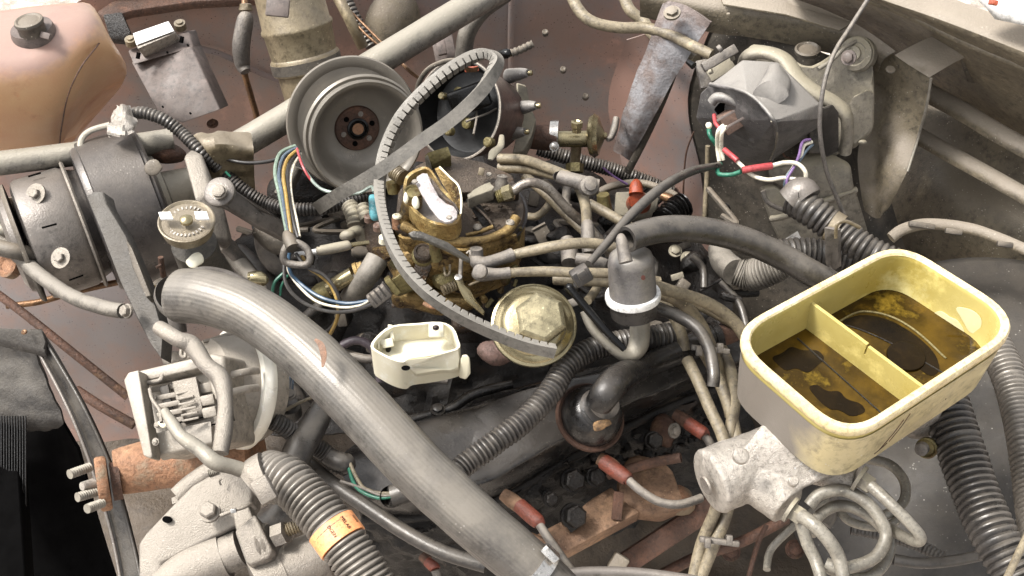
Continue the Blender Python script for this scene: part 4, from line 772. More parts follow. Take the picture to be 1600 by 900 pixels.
# carburettor
t = T('carburettor', 'gold-brown gummed carburettor with open choke in the centre', 'carburettor')
up = A(0, .72, .70)
part(t, 'base_casting', MB().hull([(606, 352, 4), (640, 300, 5), (820, 330, 4), (818, 400, 1), (800, 440, -3), (700, 470, -5), (640, 440, -4), (612, 400, -1), (630, 380, -8), (800, 440, -10), (700, 300, -6), (820, 350, -6), (760, 290, 4)], .8, 3).sub(2).noise(.35, 60), m_carb)
part(t, 'bowl_cover', MB().lathe((728, 326, 6.2), A(.05, .70, .72), [(-9, 86), (-6, 92), (-2, 93), (2, 90), (3, 84), (1, 80), (1, 0)], 72, sq=1), m_carbd)
part(t, 'gasket_rim', MB().lathe((728, 328, 5.6), A(.05, .70, .72), [(-7, 94), (-4, 97), (0, 97), (1, 92)], 72), M('gasket_grey', (92, 84, 82), (74, 68, 66), 40, .5, 0, .4))
part(t, 'throttle_body', MB().hull([(622, 376, 5), (700, 372, 6), (800, 378, 4.4), (814, 412, 0), (796, 446, -3), (740, 462, -3.4), (696, 486, -4), (642, 482, -3.4), (612, 446, 0), (640, 402, 5.6), (720, 404, 5), (786, 404, 3.6), (700, 420, -12)], .5, 3).sub(3).noise(.45, 55), m_carb)
random.seed(11); cl = [MB(), MB(), MB()]
for i in range(95):
    x = random.uniform(606, 806); y = random.uniform(382, 482); z = 6.2-(y-382)*.075-abs(x-705)*.008; q = cl[i % 3]; k = random.random()
    d = A(random.uniform(-.6, .6), random.uniform(-.1, .9), .8)
    if k < .35: q.lathe((x, y, z), d, [(-6, 6), (random.uniform(1, 5), random.uniform(3, 6)), (random.uniform(4, 8), 2.5), (7, 0)], random.choice((6, 12)))
    elif k < .6: q.box((x, y, z), (random.uniform(7, 18), random.uniform(5, 10), 9), A(random.uniform(-1, 1), random.uniform(-1, 1), 0), bev=.06)
    elif k < .8: q.tube([(x, y, z), (x+random.uniform(-14, 14), y+random.uniform(-8, 8), z+.3), (x+random.uniform(-22, 22), y+random.uniform(-14, 14), z)], random.uniform(1.5, 3.5), n=8)
    else: q.blob((x, y, z-.4), (random.uniform(6, 14), random.uniform(5, 9), 6), 2, .3, 100, seed=i)
for q, mm, lb in zip(cl, (m_carb, m_olive, m_carbd), ('gold linkages and screws', 'olive linkages and screws', 'brown gummed linkages and screws')): part(t, 'linkage_cluster', q, mm, lb)
random.seed(5); tl = MB()
for i in range(34):
    a = random.uniform(0, 6.28); r = random.uniform(20, 84); x = 728+r*cos(a); y = 326+r*.72*sin(a)
    if 625 < x < 722 and 260 < y < 358: continue
    tl.box((x, y, 6.8), (random.uniform(4, 12), random.uniform(3, 7), 5), A(random.uniform(-1, 1), random.uniform(-1, 1), 0), bev=.05) if i % 2 else tl.lathe((x, y, 6.5), up, [(0, 4.5), (3, 4), (4, 2), (4, 0)], 10)
part(t, 'plate_detail', tl, m_carbd)
part(t, 'left_cover_plate', MB().prism([(616, 350, 7), (622, 300, 7.5), (650, 258, 8), (690, 238, 8), (755, 252, 8), (800, 272, 7.6), (812, 300, 7.3), (770, 300, 7.5), (700, 300, 7.5), (650, 370, 7)], (0, 0, -1.2), .2), m_carbd)
# choke tower: D-shaped wall
def wall(outer, z0, z1, th, top_only=False):
    m = MB(); n = len(outer); o1 = [P(x, y, z1) for x, y in outer]; cx = sum(o1, Vector())/n
    inn = [v+(cx-v).normalized()*S(v, th) for v in o1]; dn = Vector((0, 0, (z0-z1)/100))
    rg = [[v+dn for v in o1], o1, inn, [v+dn for v in inn]]
    return m.rings(rg, False, False)
def smooth(pl, per=4):
    c = cr(pl[-2:]+pl+pl[:3], per); return [tuple(v) for v in c[2*per:2*per+len(pl)*per]]
ch = smooth([(630, 296), (634, 276), (650, 264), (670, 262), (690, 290), (716, 322), (720, 336), (712, 350), (692, 352), (668, 346), (646, 330), (634, 312)])
part(t, 'choke_tower', wall(ch, 8.4, 10.2, 6), M('crusted_gold_wall', (196, 170, 112), (150, 118, 66), 50, .34, .4, .5, 500, st=(228, 218, 186), stn=.36, ssc=55, gain=.8), 'golden varnish-coated wall')
part(t, 'choke_floor', MB().prism([(x, y, 9.4) for x, y in ch[::3]], (0, 0, -1)), m_grey)
part(t, 'choke_blade', MB().prism([(651, 276, 12.2), (660, 270, 12.3), (668, 271, 12.3), (673, 284, 12.3), (682, 300, 12.2), (686, 308, 12.2), (694, 314, 12.1), (700, 314, 12.1), (708, 318, 12.1), (715, 330, 12), (714, 339, 12), (706, 346, 12), (696, 347, 12), (686, 342, 12), (672, 324, 12), (660, 305, 12), (650, 286, 12.1)], (0, 0, -.25), .06), M('chalky_white_blade', (214, 208, 206), (176, 166, 164), 50, .45, .1, .2, st=(150, 128, 96), stn=.3, ssc=60, gain=.72))
part(t, 'gold_shelf', MB().tube([(632, 352, 7.6), (660, 368, 7.8), (700, 378, 7.8), (750, 376, 7.6), (790, 362, 7.2), (806, 342, 7)], 8, n=14, wob=.35), m_carb)
part(t, 'gold_front_wall', MB().sheet([[(624, 366, 7.2), (680, 384, 7.6), (740, 388, 7.4), (806, 366, 6.8)], [(622, 392, 5), (680, 410, 5.2), (742, 414, 5), (810, 392, 4.4)], [(626, 420, 2), (680, 440, 2), (744, 440, 1.6), (808, 416, 1)]], 8, .3, .5, 60), m_carb)
part(t, 'blade_mechanism', MB().prism([(672, 276, 12.6), (680, 284, 12.7), (690, 298, 12.7), (702, 310, 12.6), (712, 318, 12.5), (718, 330, 12.4), (708, 318, 12.4), (696, 312, 12.5), (686, 302, 12.6), (678, 290, 12.6)], (0, 0, -.7), .06), m_carbd)
for a in ((648, 284), (702, 340)): part(t, 'blade_screw', MB().lathe((a[0], a[1], 12.5), U, [(0, 5), (2, 4), (2.5, 0)], 14), m_alum)
part(t, 'second_blade', MB().prism([(680, 264, 12.6), (687, 261, 12.8), (716, 290, 13), (721, 310, 12.6), (720, 334, 12), (714, 322, 11.6), (694, 290, 11.8)], (-.1, .15, -.1), .04), m_carb)
part(t, 'second_blade_edge', MB().tube([(687, 261, 13), (703, 277, 13.1), (716, 290, 13.2), (721, 311, 12.8), (720, 334, 12.2)], 1.6, n=8), m_cream)
part(t, 'vent_tube', MB().tube([(638, 350-8, 7, 17), (644, 318, 9.5, 16), (646, 304, 11.0, 14.5)], 16, n=24), m_carb)
part(t, 'vent_tube_lip', MB().lathe((646, 300, 11.4), up, [(-4, 16), (2, 15.5), (3, 13), (0, 11), (0, 0)], 28).noise(.1, 120), m_olive)
part(t, 'crusty_lip', MB().blob((634, 308, 12), (5, 10, 6), 2, .4, 150).blob((650, 316, 12), (5, 8, 5), 2, .4, 150, seed=3), m_cream)
part(t, 'front_collar', MB().tube([(650, 345, 8.5), (668, 352, 8.8), (692, 358, 9), (712, 354, 9)], 9), m_carb)
part(t, 'collar_lug', MB().box((702, 358, 8.8), (18, 22, 14), A(1, .1, 0), bev=.2), m_carb)
part(t, 'foam_strip', MB().prism([(730, 304, 9.2), (738, 296, 9.4), (766, 283, 9.6), (772, 292, 9.4), (770, 298, 9.2), (732, 311, 9)], (0, 0, -1.2), .1).sub(2).noise(.12, 260), m_cbody)
part(t, 'fitting_nut', MB().lathe((791, 303, 8.4), A(.9, .3, .3), [(-14, 9), (-12, 10), (-4, 10), (-4, 13), (10, 13), (12, 9)], 6), m_gold)
part(t, 'fitting_thread', MB().tube([(776, 308, 8.2), (788, 304, 8.4)], 9.5, rib=(3, .1)), m_olive)
part(t, 'lug_screw', MB().lathe((783, 292, 8), A(.1, .9, .4), [(-8, 11), (8, 10), (12, 8), (18, 8), (19, 5), (17, 4), (17, 0)], 20), m_alum)
part(t, 'small_screw', MB().lathe((764, 273, 8.2), U, [(0, 5), (2, 4), (2, 0)], 12), m_alum)
part(t, 'small_tab', MB().box((752, 268, 8.8), (9, 12, 6), A(1, -.2, 0), bev=.05), m_can)
part(t, 'floor_channel', MB().box((748, 330, 7.1), (16, 52, 6), A(.85, .55, 0), A(-.5, .9, 0), .1), m_grime)
part(t, 'floor_rib', MB().tube([(736, 318, 7.6), (756, 335, 7.4), (770, 352, 7.2)], 2.5), m_carbd)
part(t, 'rim_segment', MB().tube([(728, 368, 7.2), (750, 362, 7.3), (770, 354, 7.4)], 3.5), m_carb)
for x, y in ((797, 350), (746, 357)): part(t, 'socket_screw', MB().lathe((x, y, 7.4), up, [(-6, 7), (4, 7), (6, 5), (4, 3), (4, 0)], 16), m_alum)
part(t, 'clamp_block', MB().hull([(780, 372, 5), (790, 360, 6.5), (806, 350, 7), (818, 358, 5.5), (812, 376, 3), (790, 392, 2), (784, 380, 0), (812, 370, 0)], .3).sub(1).noise(.2, 120), m_olive)
part(t, 'side_bowl', MB().hull([(716, 388, 3), (730, 378, 4), (798, 378, 3), (800, 394, 1), (780, 410, -3), (730, 414, -4), (720, 404, 0), (790, 400, -8)], .8).sub(1).noise(.2, 90), m_olive)
part(t, 'rear_box', MB().prism([(663, 243, 9), (668, 238, 9.5), (700, 228, 10), (705, 243, 9.5), (690, 252, 8.6), (670, 262, 8)], (0, .3, -1.6), .1), m_olive)
part(t, 'rear_box_front', MB().prism([(663, 246, 9.4), (668, 240, 9.6), (674, 258, 8.6), (667, 266, 8)], (.1, .1, -1), .08), m_cbody)
part(t, 'spring_boss', MB().tube([(616, 268, 6), (630, 278, 6)], 12, n=18, rib=(4, .1)), m_can)
part(t, 'spring_stem', MB().tube([(614, 284, 5, 12), (616, 302, 4, 10)], 11), m_olive)
part(t, 'pin_boss', MB().lathe((621, 345, 7), A(0, .85, .5), [(-12, 9), (4, 9), (8, 8), (9, 5), (7, 3), (7, 0)], 20), m_rust)
part(t, 'pin_top', MB().lathe((621, 339, 8), A(0, .85, .5), [(0, 8), (3, 8), (4, 4), (2, 3), (2, 0)], 20), m_cream)
part(t, 'flat_lever', MB().prism([(637, 364, 11), (646, 360, 11.2), (658, 361, 11.2), (700, 378, 10.4), (734, 402, 9.4), (735, 408, 9.2), (726, 404, 9.4), (696, 388, 10.2), (660, 372, 10.8), (644, 370, 11)], (0, 0, -.4), .08), M('dull_lever_steel', (104, 100, 92), (84, 80, 74), 30, .4, .4, .2))
part(t, 'lever_hook', MB().tube([(729, 396, 9.8), (734, 392, 10), (735, 398, 9.8)], 1.6), m_alum)
part(t, 'round_knob', MB().lathe((661, 394, 8), A(0, .45, .9), [(-10, 15), (2, 15), (4, 13), (5, 11), (3, 9), (4, 0)], 32), m_carbd)
part(t, 'knob_ring', MB().lathe((661, 398, 7), A(0, .45, .9), [(-8, 17), (0, 18), (4, 16)], 32), m_olive)
part(t, 'post_screw', MB().tube([(678, 378, 9.4, 8), (680, 396, 8, 9), (682, 404, 7.4, 10)], 9), m_olive)
part(t, 'post_top', MB().lathe((678, 377, 9.7), up, [(-3, 7), (2, 7), (3, 4), (3, 0)], 16), m_gold)
part(t, 'accelerator_bowl', MB().lathe((697, 428, 3), A(0, .3, .95), [(-14, 24), (-4, 24), (6, 21), (10, 14), (11, 0)], 40), m_olive)
part(t, 'bowl_groove', MB().tube([(694, 418, 6.4), (696, 430, 6.2), (702, 428, 6.2), (703, 414, 6.4)], 2.2), m_can)
part(t, 'return_spring', MB().tube([(692, 454, 5), (710, 446, 5)], 7, rib=(4, .25)), m_can)
k = part(t, 'throttle_lever', MB().prism([(711, 434, 7), (716, 429, 7.2), (722, 431, 7.2), (726, 445, 7), (736, 454, 6.6), (742, 466, 6), (758, 486, 4.6), (756, 492, 4.4), (744, 482, 5), (726, 466, 6), (718, 452, 6.6)], (0, 0, -.3), .08), m_gold)
part(k, 'lever_button', MB().lathe((716, 433, 7.6), A(0, .6, .8), [(-3, 6), (1, 6), (2, 4), (2, 0)], 18), m_steel)
part(t, 'vertical_rod', MB().tube([(721, 400, 8), (720, 416, 7.4), (719, 432, 7)], 3.5), m_alum)
part(t, 'link_rod', MB().tube([(732, 446, 6.6), (746, 440, 6.6), (756, 436, 6.6)], 2), m_can)
part(t, 'lower_lump', MB().blob((690, 470, 0), (46, 18, 26), 4, .35, 45).blob((640, 468, 0), (26, 16, 18), 3, .35, 60, seed=4), m_carb)
part(t, 'lower_ring', MB().tube([(662, 474, 3), (676, 480, 3), (694, 478, 3)], 3.5), m_rust)
part(t, 'lower_right_lump', MB().blob((724, 502, 1), (24, 18, 16), 3, .25, 60, seed=5), m_carbd)
part(t, 'left_housing', MB().hull([(572, 338, 6), (590, 328, 6.5), (606, 340, 6.5), (618, 400, 4), (600, 412, 2), (574, 398, 3), (568, 360, 4), (590, 400, -4), (610, 350, -2)], .4).sub(2).noise(.22, 90), m_carbd)
part(t, 'left_gold_face', MB().hull([(580, 384, 5), (604, 382, 5.4), (614, 402, 4.6), (594, 412, 3.6), (578, 400, 4)], .2), m_carb)
for x, y in ((576, 340), (590, 354)): part(t, 'purple_screw', MB().lathe((x, y, 7.2), up, [(-6, 7.5), (3, 7), (5, 5), (4, 3), (4, 0)], 16), m_brown)
part(t, 'white_nipple', MB().lathe((599, 372, 6.5), up, [(-8, 8), (3, 7), (5, 5), (4, 3)], 16), m_cream)
part(t, 'mid_neck', MB().tube([(620, 400, 3, 20), (636, 424, 2, 22), (652, 446, 1, 18)], 20, wob=.1), m_carb)
part(t, 'yellow_side_casting', MB().hull([(606, 440, 5), (628, 424, 6), (652, 436, 5), (650, 452, 4), (622, 466, 3), (608, 456, 3.5), (640, 450, 0)], .3).sub(1).noise(.12, 90), m_olive)
part(t, 'fin_edge', MB().box((660, 420, 4), (26, 60, 14), A(.9, -.4, 0), A(.5, .8, .2), .2), m_carbd)
tb('cyan_vial', 'small bright cyan plastic cap beside the carburettor', 'cap', m_cyan, [(582, 308, 8, 6), (584, 322, 8, 8), (586, 334, 7.6, 9), (587, 340, 7.2, 8)], 8, n=20)
# fuel filter stack
t = T('ribbed_tan_fitting', 'tan ribbed fitting with round knob left of the carburettor', 'fitting')
part(t, 'ribs', MB().tube([(546, 322, 4, 12), (554, 336, 4, 14), (556, 352, 3.6, 13)], 13, n=20, rib=(8, .12)).tube([(566, 322, 5, 10), (574, 344, 4.6, 11)], 11, n=18, rib=(8, .1)), m_cbody)
part(t, 'knob', MB().blob((542, 368, 4.5), (13, 9, 9), 3, .08, 60, x=A(1, .2, 0)).tube([(542, 368, 4.5, 8), (560, 362, 4, 10), (568, 378, 3, 10)], 9), m_cbody)
# choke rod
t = T('sleeved_rod', 'white nylon rod with tan sleeve pointing at the carburettor', 'rod')
part(t, 'white_rod', MB().tube([(460, 398, 7), (480, 395, 7), (502, 391, 7)], 4), m_white)
part(t, 'sleeve', MB().tube([(500, 391, 7, 7), (504, 391, 7, 8), (540, 384, 7, 8), (547, 382, 7, 6)], 8, n=18), m_cbody)
part(t, 'brass_rod', MB().tube([(545, 383, 7), (576, 379, 6.6)], 3.6), m_gold)
tb('bent_pcv_hose', 'stubby grey-tan bent hose dropping from the carburettor side', 'hose', m_rub, [(590, 404, 6), (578, 424, 5.4), (562, 446, 4), (546, 470, 2)], 18, n=24)
t = T('brass_solenoid', 'dark brass solenoid barrel lying left of the bent hose', 'solenoid')
part(t, 'barrel', MB().tube([(492, 462, 3, 12), (520, 447, 4, 12), (552, 428, 5, 12)], 12, n=24), m_gold)
part(t, 'collar', MB().tube([(486, 465, 3, 9), (500, 458, 3.3, 15), (514, 452, 3.6, 15)], 12, n=24), m_olive)
part(t, 'front_nut', MB().bolt((560, 424, 5), A(.9, .4, .1), 13, 12, 1.2), m_carb)
t = T('black_connector', 'grey-black plug with yellow collar under the belt', 'connector')
part(t, 'plug', MB().box((592, 462, 6), (34, 22, 20), A(.75, .55, 0), A(-.55, .75, .3), .12), m_boot)
for i in range(4): part(t, 'plug_ridge', MB().box((583+i*7, 467-i*6, 7.6), (3, 22, 4), A(.75, .55, 0), A(-.55, .75, .3), .04), m_cond)
part(t, 'yellow_collar', MB().box((613, 446, 6), (10, 30, 22), A(.75, .55, 0), A(-.55, .75, .3), .1), m_olive)
# EGR valve
t = T('egr_valve', 'round gold-plated valve with large hex dome right of the belt end', 'valve')
ea = A(.02, .30, .95)
part(t, 'rim', MB().lathe((834, 508, 5), ea, [(-14, 50), (-8, 66), (-2, 68), (2, 67), (4, 63)], 72), m_gold)
part(t, 'dome', MB().lathe((834, 508, 5), ea, [(2, 64), (8, 60), (10, 54), (14, 50), (18, 47), (20, 40), (22, 0)], 72), m_gold)
part(t, 'hex_dome', MB().lathe((845, 497, 7.4), ea, [(-8, 43), (4, 42), (8, 38), (10, 34), (12, 0)], 6, ph=.15), M('worn_gold_hex', (168, 158, 128), (144, 134, 106), 18, .3, .7, .12, 800, gain=.85), ang=25)
part(t, 'stem_arm', MB().box((892, 474, 5), (34, 13, 10), A(.93, .35, 0), bev=.1), m_boot)
part(t, 'pink_base_lug', MB().blob((776, 552, 0), (28, 22, 18), 3, .2, 60), M('pinkish_grime_lug', (150, 120, 110), (110, 92, 84), 30, .6, 0, .4))
# white choke cover
t = T('white_choke_cover', 'open cream-white plastic housing half lying in the valley', 'plastic cover')
oc = smooth([(579, 541), (590, 524), (612, 509), (650, 505), (688, 503), (708, 512), (716, 530), (718, 543), (700, 550), (668, 556), (640, 560), (630, 566), (612, 562), (592, 552)], 3)
part(t, 'rim_wall', wall(oc, .5, 4.2, 4), m_cream)
part(t, 'floor', MB().prism([(x, y, 2.2) for x, y in oc[::2]], (0, 0, -.5), .1), m_cream)
part(t, 'front_skirt', MB().prism([(632, 563, 4.4), (670, 558, 4.4), (716, 545, 4.4), (718, 560, 3.6), (716, 574, 3), (704, 578, 3), (690, 578, 3), (650, 584, 2.6), (636, 574, 3)], (0, .3, -.8), .12), m_cream)
part(t, 'left_skirt', MB().prism([(594, 556, 3.6), (614, 565, 3.6), (634, 566, 3.8), (644, 582, 2.4), (618, 582, 1.8), (604, 576, 2)], (0, .3, -.8), .12), m_cream)
part(t, 'foot_block', MB().hull([(720, 554, 4), (730, 553, 4), (735, 560, 3.8), (736, 584, 2.2), (728, 594, 1.6), (716, 590, 1.6), (718, 570, 2.6), (726, 580, 1)], .2), m_cream)
part(t, 'corner_lug', MB().box((682, 516, 4.3), (24, 22, 18), A(1, 0, 0), bev=.15), m_cream)
part(t, 'lug_screw', MB().bolt((681, 512, 5.4), up, 3.5), m_ink)
for i in range(5): part(t, 'left_rib', MB().box((592+i*4, 538-i*6, 3.4), (3, 14, 8), A(1, 0, 0), bev=.04), m_cream)
part(t, 'inner_post', MB().box((612, 520, 3.4), (6, 26, 14), A(1, .2, 0), bev=.05).box((606, 536, 3.2), (18, 14, 10), A(1, .2, 0), bev=.1), m_cream)
part(t, 'dark_slot', MB().lathe((634, 575, 4.0), A(0, .2, 1), [(0, 7), (1.5, 6.5), (1.5, 0)], 20, sq=.6), m_hole)
part(t, 'oil_smudge', MB().blob((606, 543, 2.4), (4, 7, 3), 2, .3, 100).blob((583, 540, 3), (3, 4, 3), 2, .3, 100), m_grime)
# check valve
t = T('charcoal_check_valve', 'grey plastic check valve with white ring right of the gold valve', 'valve')
ka = P(984, 400, 13)-P(992, 480, 5)
kc = P(989, 462, 8); ka = A(-.10, .86, .50)
part(t, 'upper_body', MB().lathe(kc, ka, [(0, 40), (4, 37), (60, 36), (72, 33), (78, 26), (80, 10)], 48), M('satin_grey_plastic', (112, 107, 104), (94, 90, 88), 20, .38, 0, .12, 700, dust=(150, 143, 133), dn=.25, st=(84, 80, 78), stn=.3))
part(t, 'ring', MB().lathe(kc, ka, [(-6, 39), (-6, 43), (0, 44), (5, 43), (5, 38)], 56), m_white)
part(t, 'lower_body', MB().lathe(kc, ka, [(-38, 30), (-34, 36), (-6, 39)], 48), m_cond)
part(t, 'nozzle', MB().tube([(978, 410, 15, 11), (974, 392, 15.5, 10), (971, 376, 16, 9), (970, 369, 16, 6)], 10, n=20), m_boot)
part(t, 'red_dot', MB().lathe((1005, 434, 12.5), A(.35, .1, .9), [(0, 4), (1, 3.5), (1, 0)], 14), m_red)
t = T('elbow_pipe', 'crooked tan elbow hose under the check valve', 'hose')
part(t, 'hose', MB().tube([(998, 488, 4, 16), (1000, 515, 3, 16), (997, 540, 2.6, 16), (984, 556, 2.4, 12), (966, 552, 3, 8), (944, 534, 4, 7), (924, 512, 5, 7), (913, 486, 6, 7)], 12, n=20), m_pipe)
tb('black_rod', 'short glossy black rod leaning between gold valve and elbow hose', 'rod', m_black, [(890, 450, 9, 8), (893, 453, 9, 6.5), (920, 486, 8, 6.5), (950, 520, 7, 6), (976, 546, 6, 5)], 6, n=16)
# ================================================================ wiper motor
t = T('wiper_motor', 'wiper motor under a dusty black faceted cover at the upper right', 'motor')
part(t, 'tan_flange', MB().prism([(1164, 84, 9.6), (1172, 68, 10), (1200, 70, 10), (1228, 84, 10.2), (1262, 106, 10.4), (1290, 92, 10.6), (1318, 68, 11), (1346, 58, 11), (1362, 72, 10.6), (1364, 104, 9.6), (1368, 140, 7.8), (1366, 205, 4.4), (1340, 224, 3.2), (1300, 246, 2), (1284, 240, 2.2), (1240, 200, 3), (1180, 150, 5)], (.3, 1.5, -1.6), .35, 3, rnd=1), m_cbody)
part(t, 'side_pad', MB().prism([(1330, 152, 8.2), (1358, 136, 8.6), (1368, 146, 8.2), (1366, 200, 4.6), (1336, 226, 3.4), (1328, 218, 3.6)], (.2, .8, -1.6), .4, 3), m_cbody)
part(t, 'gasket_ridge', MB().tube([(1166, 104, 8), (1170, 86, 10.6), (1196, 82, 11.4), (1226, 94, 11.6), (1248, 124, 11), (1276, 146, 10.4), (1304, 162, 9.6), (1322, 180, 8.6), (1324, 210, 6.4), (1320, 238, 4.6)], 16, n=18, flat=.62), m_cbody)
part(t, 'cover', MB().hull([(1110, 131, 13), (1160, 94, 14.5), (1200, 96, 14.6), (1216, 97, 14.4), (1240, 122, 14.4), (1282, 162, 13), (1286, 186, 11.6), (1212, 190, 14.6), (1190, 160, 15.4), (1166, 142, 15.6),
                           (1094, 146, 10.8), (1087, 184, 7.4), (1117, 226, 4.4), (1160, 252, 3.4), (1194, 258, 3.2), (1206, 250, 4.4), (1260, 214, 6.6), (1280, 200, 7.6), (1170, 110, 4), (1280, 180, 3), (1130, 220, -2)], .35, 3).sub(1).noise(.12, 30), m_cover, ang=50)
part(t, 'cover_top_hump', MB().loft([[(1176, 150, 15.4), (1188, 132, 16.2), (1206, 126, 16.4), (1222, 134, 16), (1232, 150, 15.2), (1204, 166, 14.6)], [(1192, 124, 15), (1202, 112, 15.8), (1216, 110, 16), (1228, 118, 15.6), (1236, 130, 15), (1214, 140, 14.5)], [(1200, 104, 14.4), (1208, 100, 14.8), (1216, 100, 14.8), (1222, 106, 14.6), (1226, 112, 14.4), (1212, 116, 14)]], 5, 3), m_cover, ang=60)
part(t, 'raised_window_frame', MB().tube([(1112, 160, 12.4), (1122, 152, 13), (1146, 158, 13), (1168, 176, 12), (1184, 200, 10.4), (1176, 216, 8.8)], 8, n=14), m_cover)
part(t, 'cover_edge', MB().tube([(1110, 132, 13.2), (1140, 137, 14.8), (1166, 145, 15.8), (1188, 162, 15.6), (1210, 192, 14.8), (1212, 222, 9), (1205, 250, 4.8)], 3.5, n=10), m_cover)
part(t, 'window', MB().prism([(1116, 170, 11.2), (1124, 160, 12.2), (1142, 162, 12.2), (1166, 192, 9.8), (1154, 206, 8.6), (1136, 196, 9.4)], (0, .2, -.3), .1), m_hole)
k = part(t, 'brown_connector', MB().box((1142, 188, 11), (36, 32, 22), A(.8, .5, 0), A(-.45, .8, .3), .1), m_brown)
for i in range(2): part(k, 'connector_ridge', MB().box((1134+i*14, 181+i*11, 12.9), (4, 32, 3), A(.45, -.8, 0), A(.8, .5, 0), .03), m_mod)
part(t, 'right_plug', MB().prism([(1284, 168, 11.6), (1302, 162, 11.4), (1312, 176, 10.4), (1312, 236, 5), (1292, 246, 4.6), (1284, 236, 5.4)], (0, 1, -1), .25), m_cond)
part(t, 'plug_insert', MB().box((1272, 218, 7.4), (18, 44, 16), A(1, 0, 0), bev=.12), M('perforated_grey_insert', (104, 96, 84), (60, 56, 52), 160, .6, 0, .6))
part(t, 'bushing', MB().lathe((1336, 84, 10.6), A(-.55, -.1, .85), [(-26, 28), (-8, 28), (-6, 26), (0, 26), (2, 22), (4, 19), (3, 17), (6, 12), (10, 11), (11, 0)], 40), m_cbody)
part(t, 'bush_bolt', MB().bolt((1326, 90, 12.4), A(-.55, -.1, .85), 8), m_mod)
part(t, 'arm_edge', MB().tube([(1278, 108, 10.6), (1300, 94, 10.8), (1318, 76, 11.4), (1338, 64, 11.6)], 3.2), m_pipe)
part(t, 'tan_smear', MB().tube([(1206, 188, 15.2), (1214, 204, 13), (1212, 226, 9.6), (1204, 248, 6)], 2.6, flat=.5, wob=.4), m_cbody)
part(t, 'foot_tab', MB().blob((1348, 222, 3.6), (7, 4, 4), 2, .1, 90), m_cbody)
t = T('heater_duct', 'pale tan ducting box with paper label under the wiper motor', 'duct')
part(t, 'upper_box', MB().hull([(1196, 256, 2.5), (1240, 240, 2.5), (1300, 240, 3), (1330, 256, 2.5), (1336, 300, -0.5), (1300, 322, -1.5), (1230, 300, -0.5), (1200, 280, 0.5), (1300, 250, -6.5)], .5), m_cbody)
part(t, 'right_leg', MB().prism([(1256, 292, 0.5), (1326, 268, 0.5), (1338, 298, -1.5), (1360, 372, -7.5), (1300, 390, -8.5), (1270, 330, -3.5)], (0, 1.5, -1), .3), m_cbody)
part(t, 'right_leg_band', MB().tube([(1268, 322, -1.1), (1304, 308, -0.7), (1338, 296, -0.5)], 5), m_cbody)
part(t, 'left_leg', MB().prism([(1190, 296, -0.5), (1212, 290, -0.1), (1262, 330, -1.5), (1288, 372, -5.5), (1290, 420, -9.5), (1228, 394, -7.5), (1206, 346, -3.5)], (0, 1.5, -1), .3), m_cbody)
part(t, 'left_leg_band', MB().tube([(1205, 342, -2.5), (1226, 338, -1.5), (1244, 330, -0.9)], 5), m_cbody)
k = part(t, 'paper_label', MB().prism([(1225, 374, -4.7), (1246, 361, -3.9), (1256, 380, -5.1), (1234, 390, -6.3)], (0, 0, -.05), 0), m_white)
for i, s1 in enumerate(('9222740', '16 HT 329 E')): txt(k, s1, (1240+i*2, 376+i*6, -4.9), A(.9, .35, 0), A(-.35, .9, .3), 5, m_ink)
part(t, 'drain_tube', MB().tube([(1192, 298, 2), (1200, 316, 1), (1226, 328, .2), (1240, 324, .4)], 4), m_boot)
# hose clamp bracket & hoses
tb('twin_heater_hose', 'upper of two tan hoses curving in from the top edge', 'hose', m_tan, [(884, -30, 10), (902, 12, 9), (926, 34, 8.4), (966, 43, 8), (1010, 44, 8), (1046, 54, 8.4), (1082, 72, 9), (1112, 86, 9)], 9, 'twin hoses from the top edge', n=18)
tb('twin_heater_hose', 'lower of the two tan hoses, passing under the first', 'hose', m_tan, [(968, -30, 6), (982, 12, 5.4), (1006, 34, 4.6), (1020, 54, 4.6), (1050, 72, 5.4), (1088, 94, 6)], 9, 'twin hoses from the top edge', n=18)
t = T('hose_bracket', 'square dusty clamp block holding the twin hoses', 'bracket')
part(t, 'top_bar', MB().box((1124, 91, 11), (60, 15, 14), A(.85, .5, 0), bev=.1), m_boot)
part(t, 'leg', MB().box((1099, 116, 8), (18, 44, 12), A(1, .2, 0), A(-.2, 1, 0), .1), m_boot)
part(t, 'inner_plate', MB().box((1124, 106, 8.6), (44, 26, 8), A(.85, .5, 0), bev=.08), m_cbody)
part(t, 'top_peg', MB().tube([(1122, 78, 12.4), (1127, 74, 12.6)], 6), m_boot)
part(t, 'black_plug', MB().tube([(1074, 96, 9.5, 4), (1084, 103, 9.5, 6)], 5), m_black)
for x, y in ((1108, 113), (1142, 92)): part(t, 'pin', MB().tube([(x, y, 10.5), (x+5, y-2, 10.7)], 4), m_cbody)
# harness + plug
t = T('black_antenna_lead', 'black rubber lead curving from the wiper motor to a square plug', 'cable')
part(t, 'lead', MB().tube([(1124, 258, 9, 5), (1080, 268, 11, 7), (1036, 292, 13, 8), (990, 332, 14, 8), (950, 378, 14, 7), (920, 412, 14, 6)], 7, n=16), m_cond)
part(t, 'plug', MB().box((908, 430, 14.4), (30, 26, 24), A(.85, .5, 0), A(-.4, .8, .4), .2), m_rubd)
part(t, 'plug_face', MB().box((910, 430, 16), (14, 14, 6), A(.85, .5, 0), A(-.4, .8, .4), .1), m_cond)
part(t, 'tip', MB().tube([(904, 438, 14, 8), (900, 448, 13.6, 5)], 6), m_rubd)
tb('thin_hood_cable', 'thin grey cable dangling from the top edge across the wiper motor', 'cable', m_boot, [(1362, -10, 20), (1330, 40, 18), (1302, 86, 17), (1286, 140, 15), (1281, 200, 12), (1290, 262, 8), (1308, 310, 5), (1322, 342, 3)], 3.6, n=10)
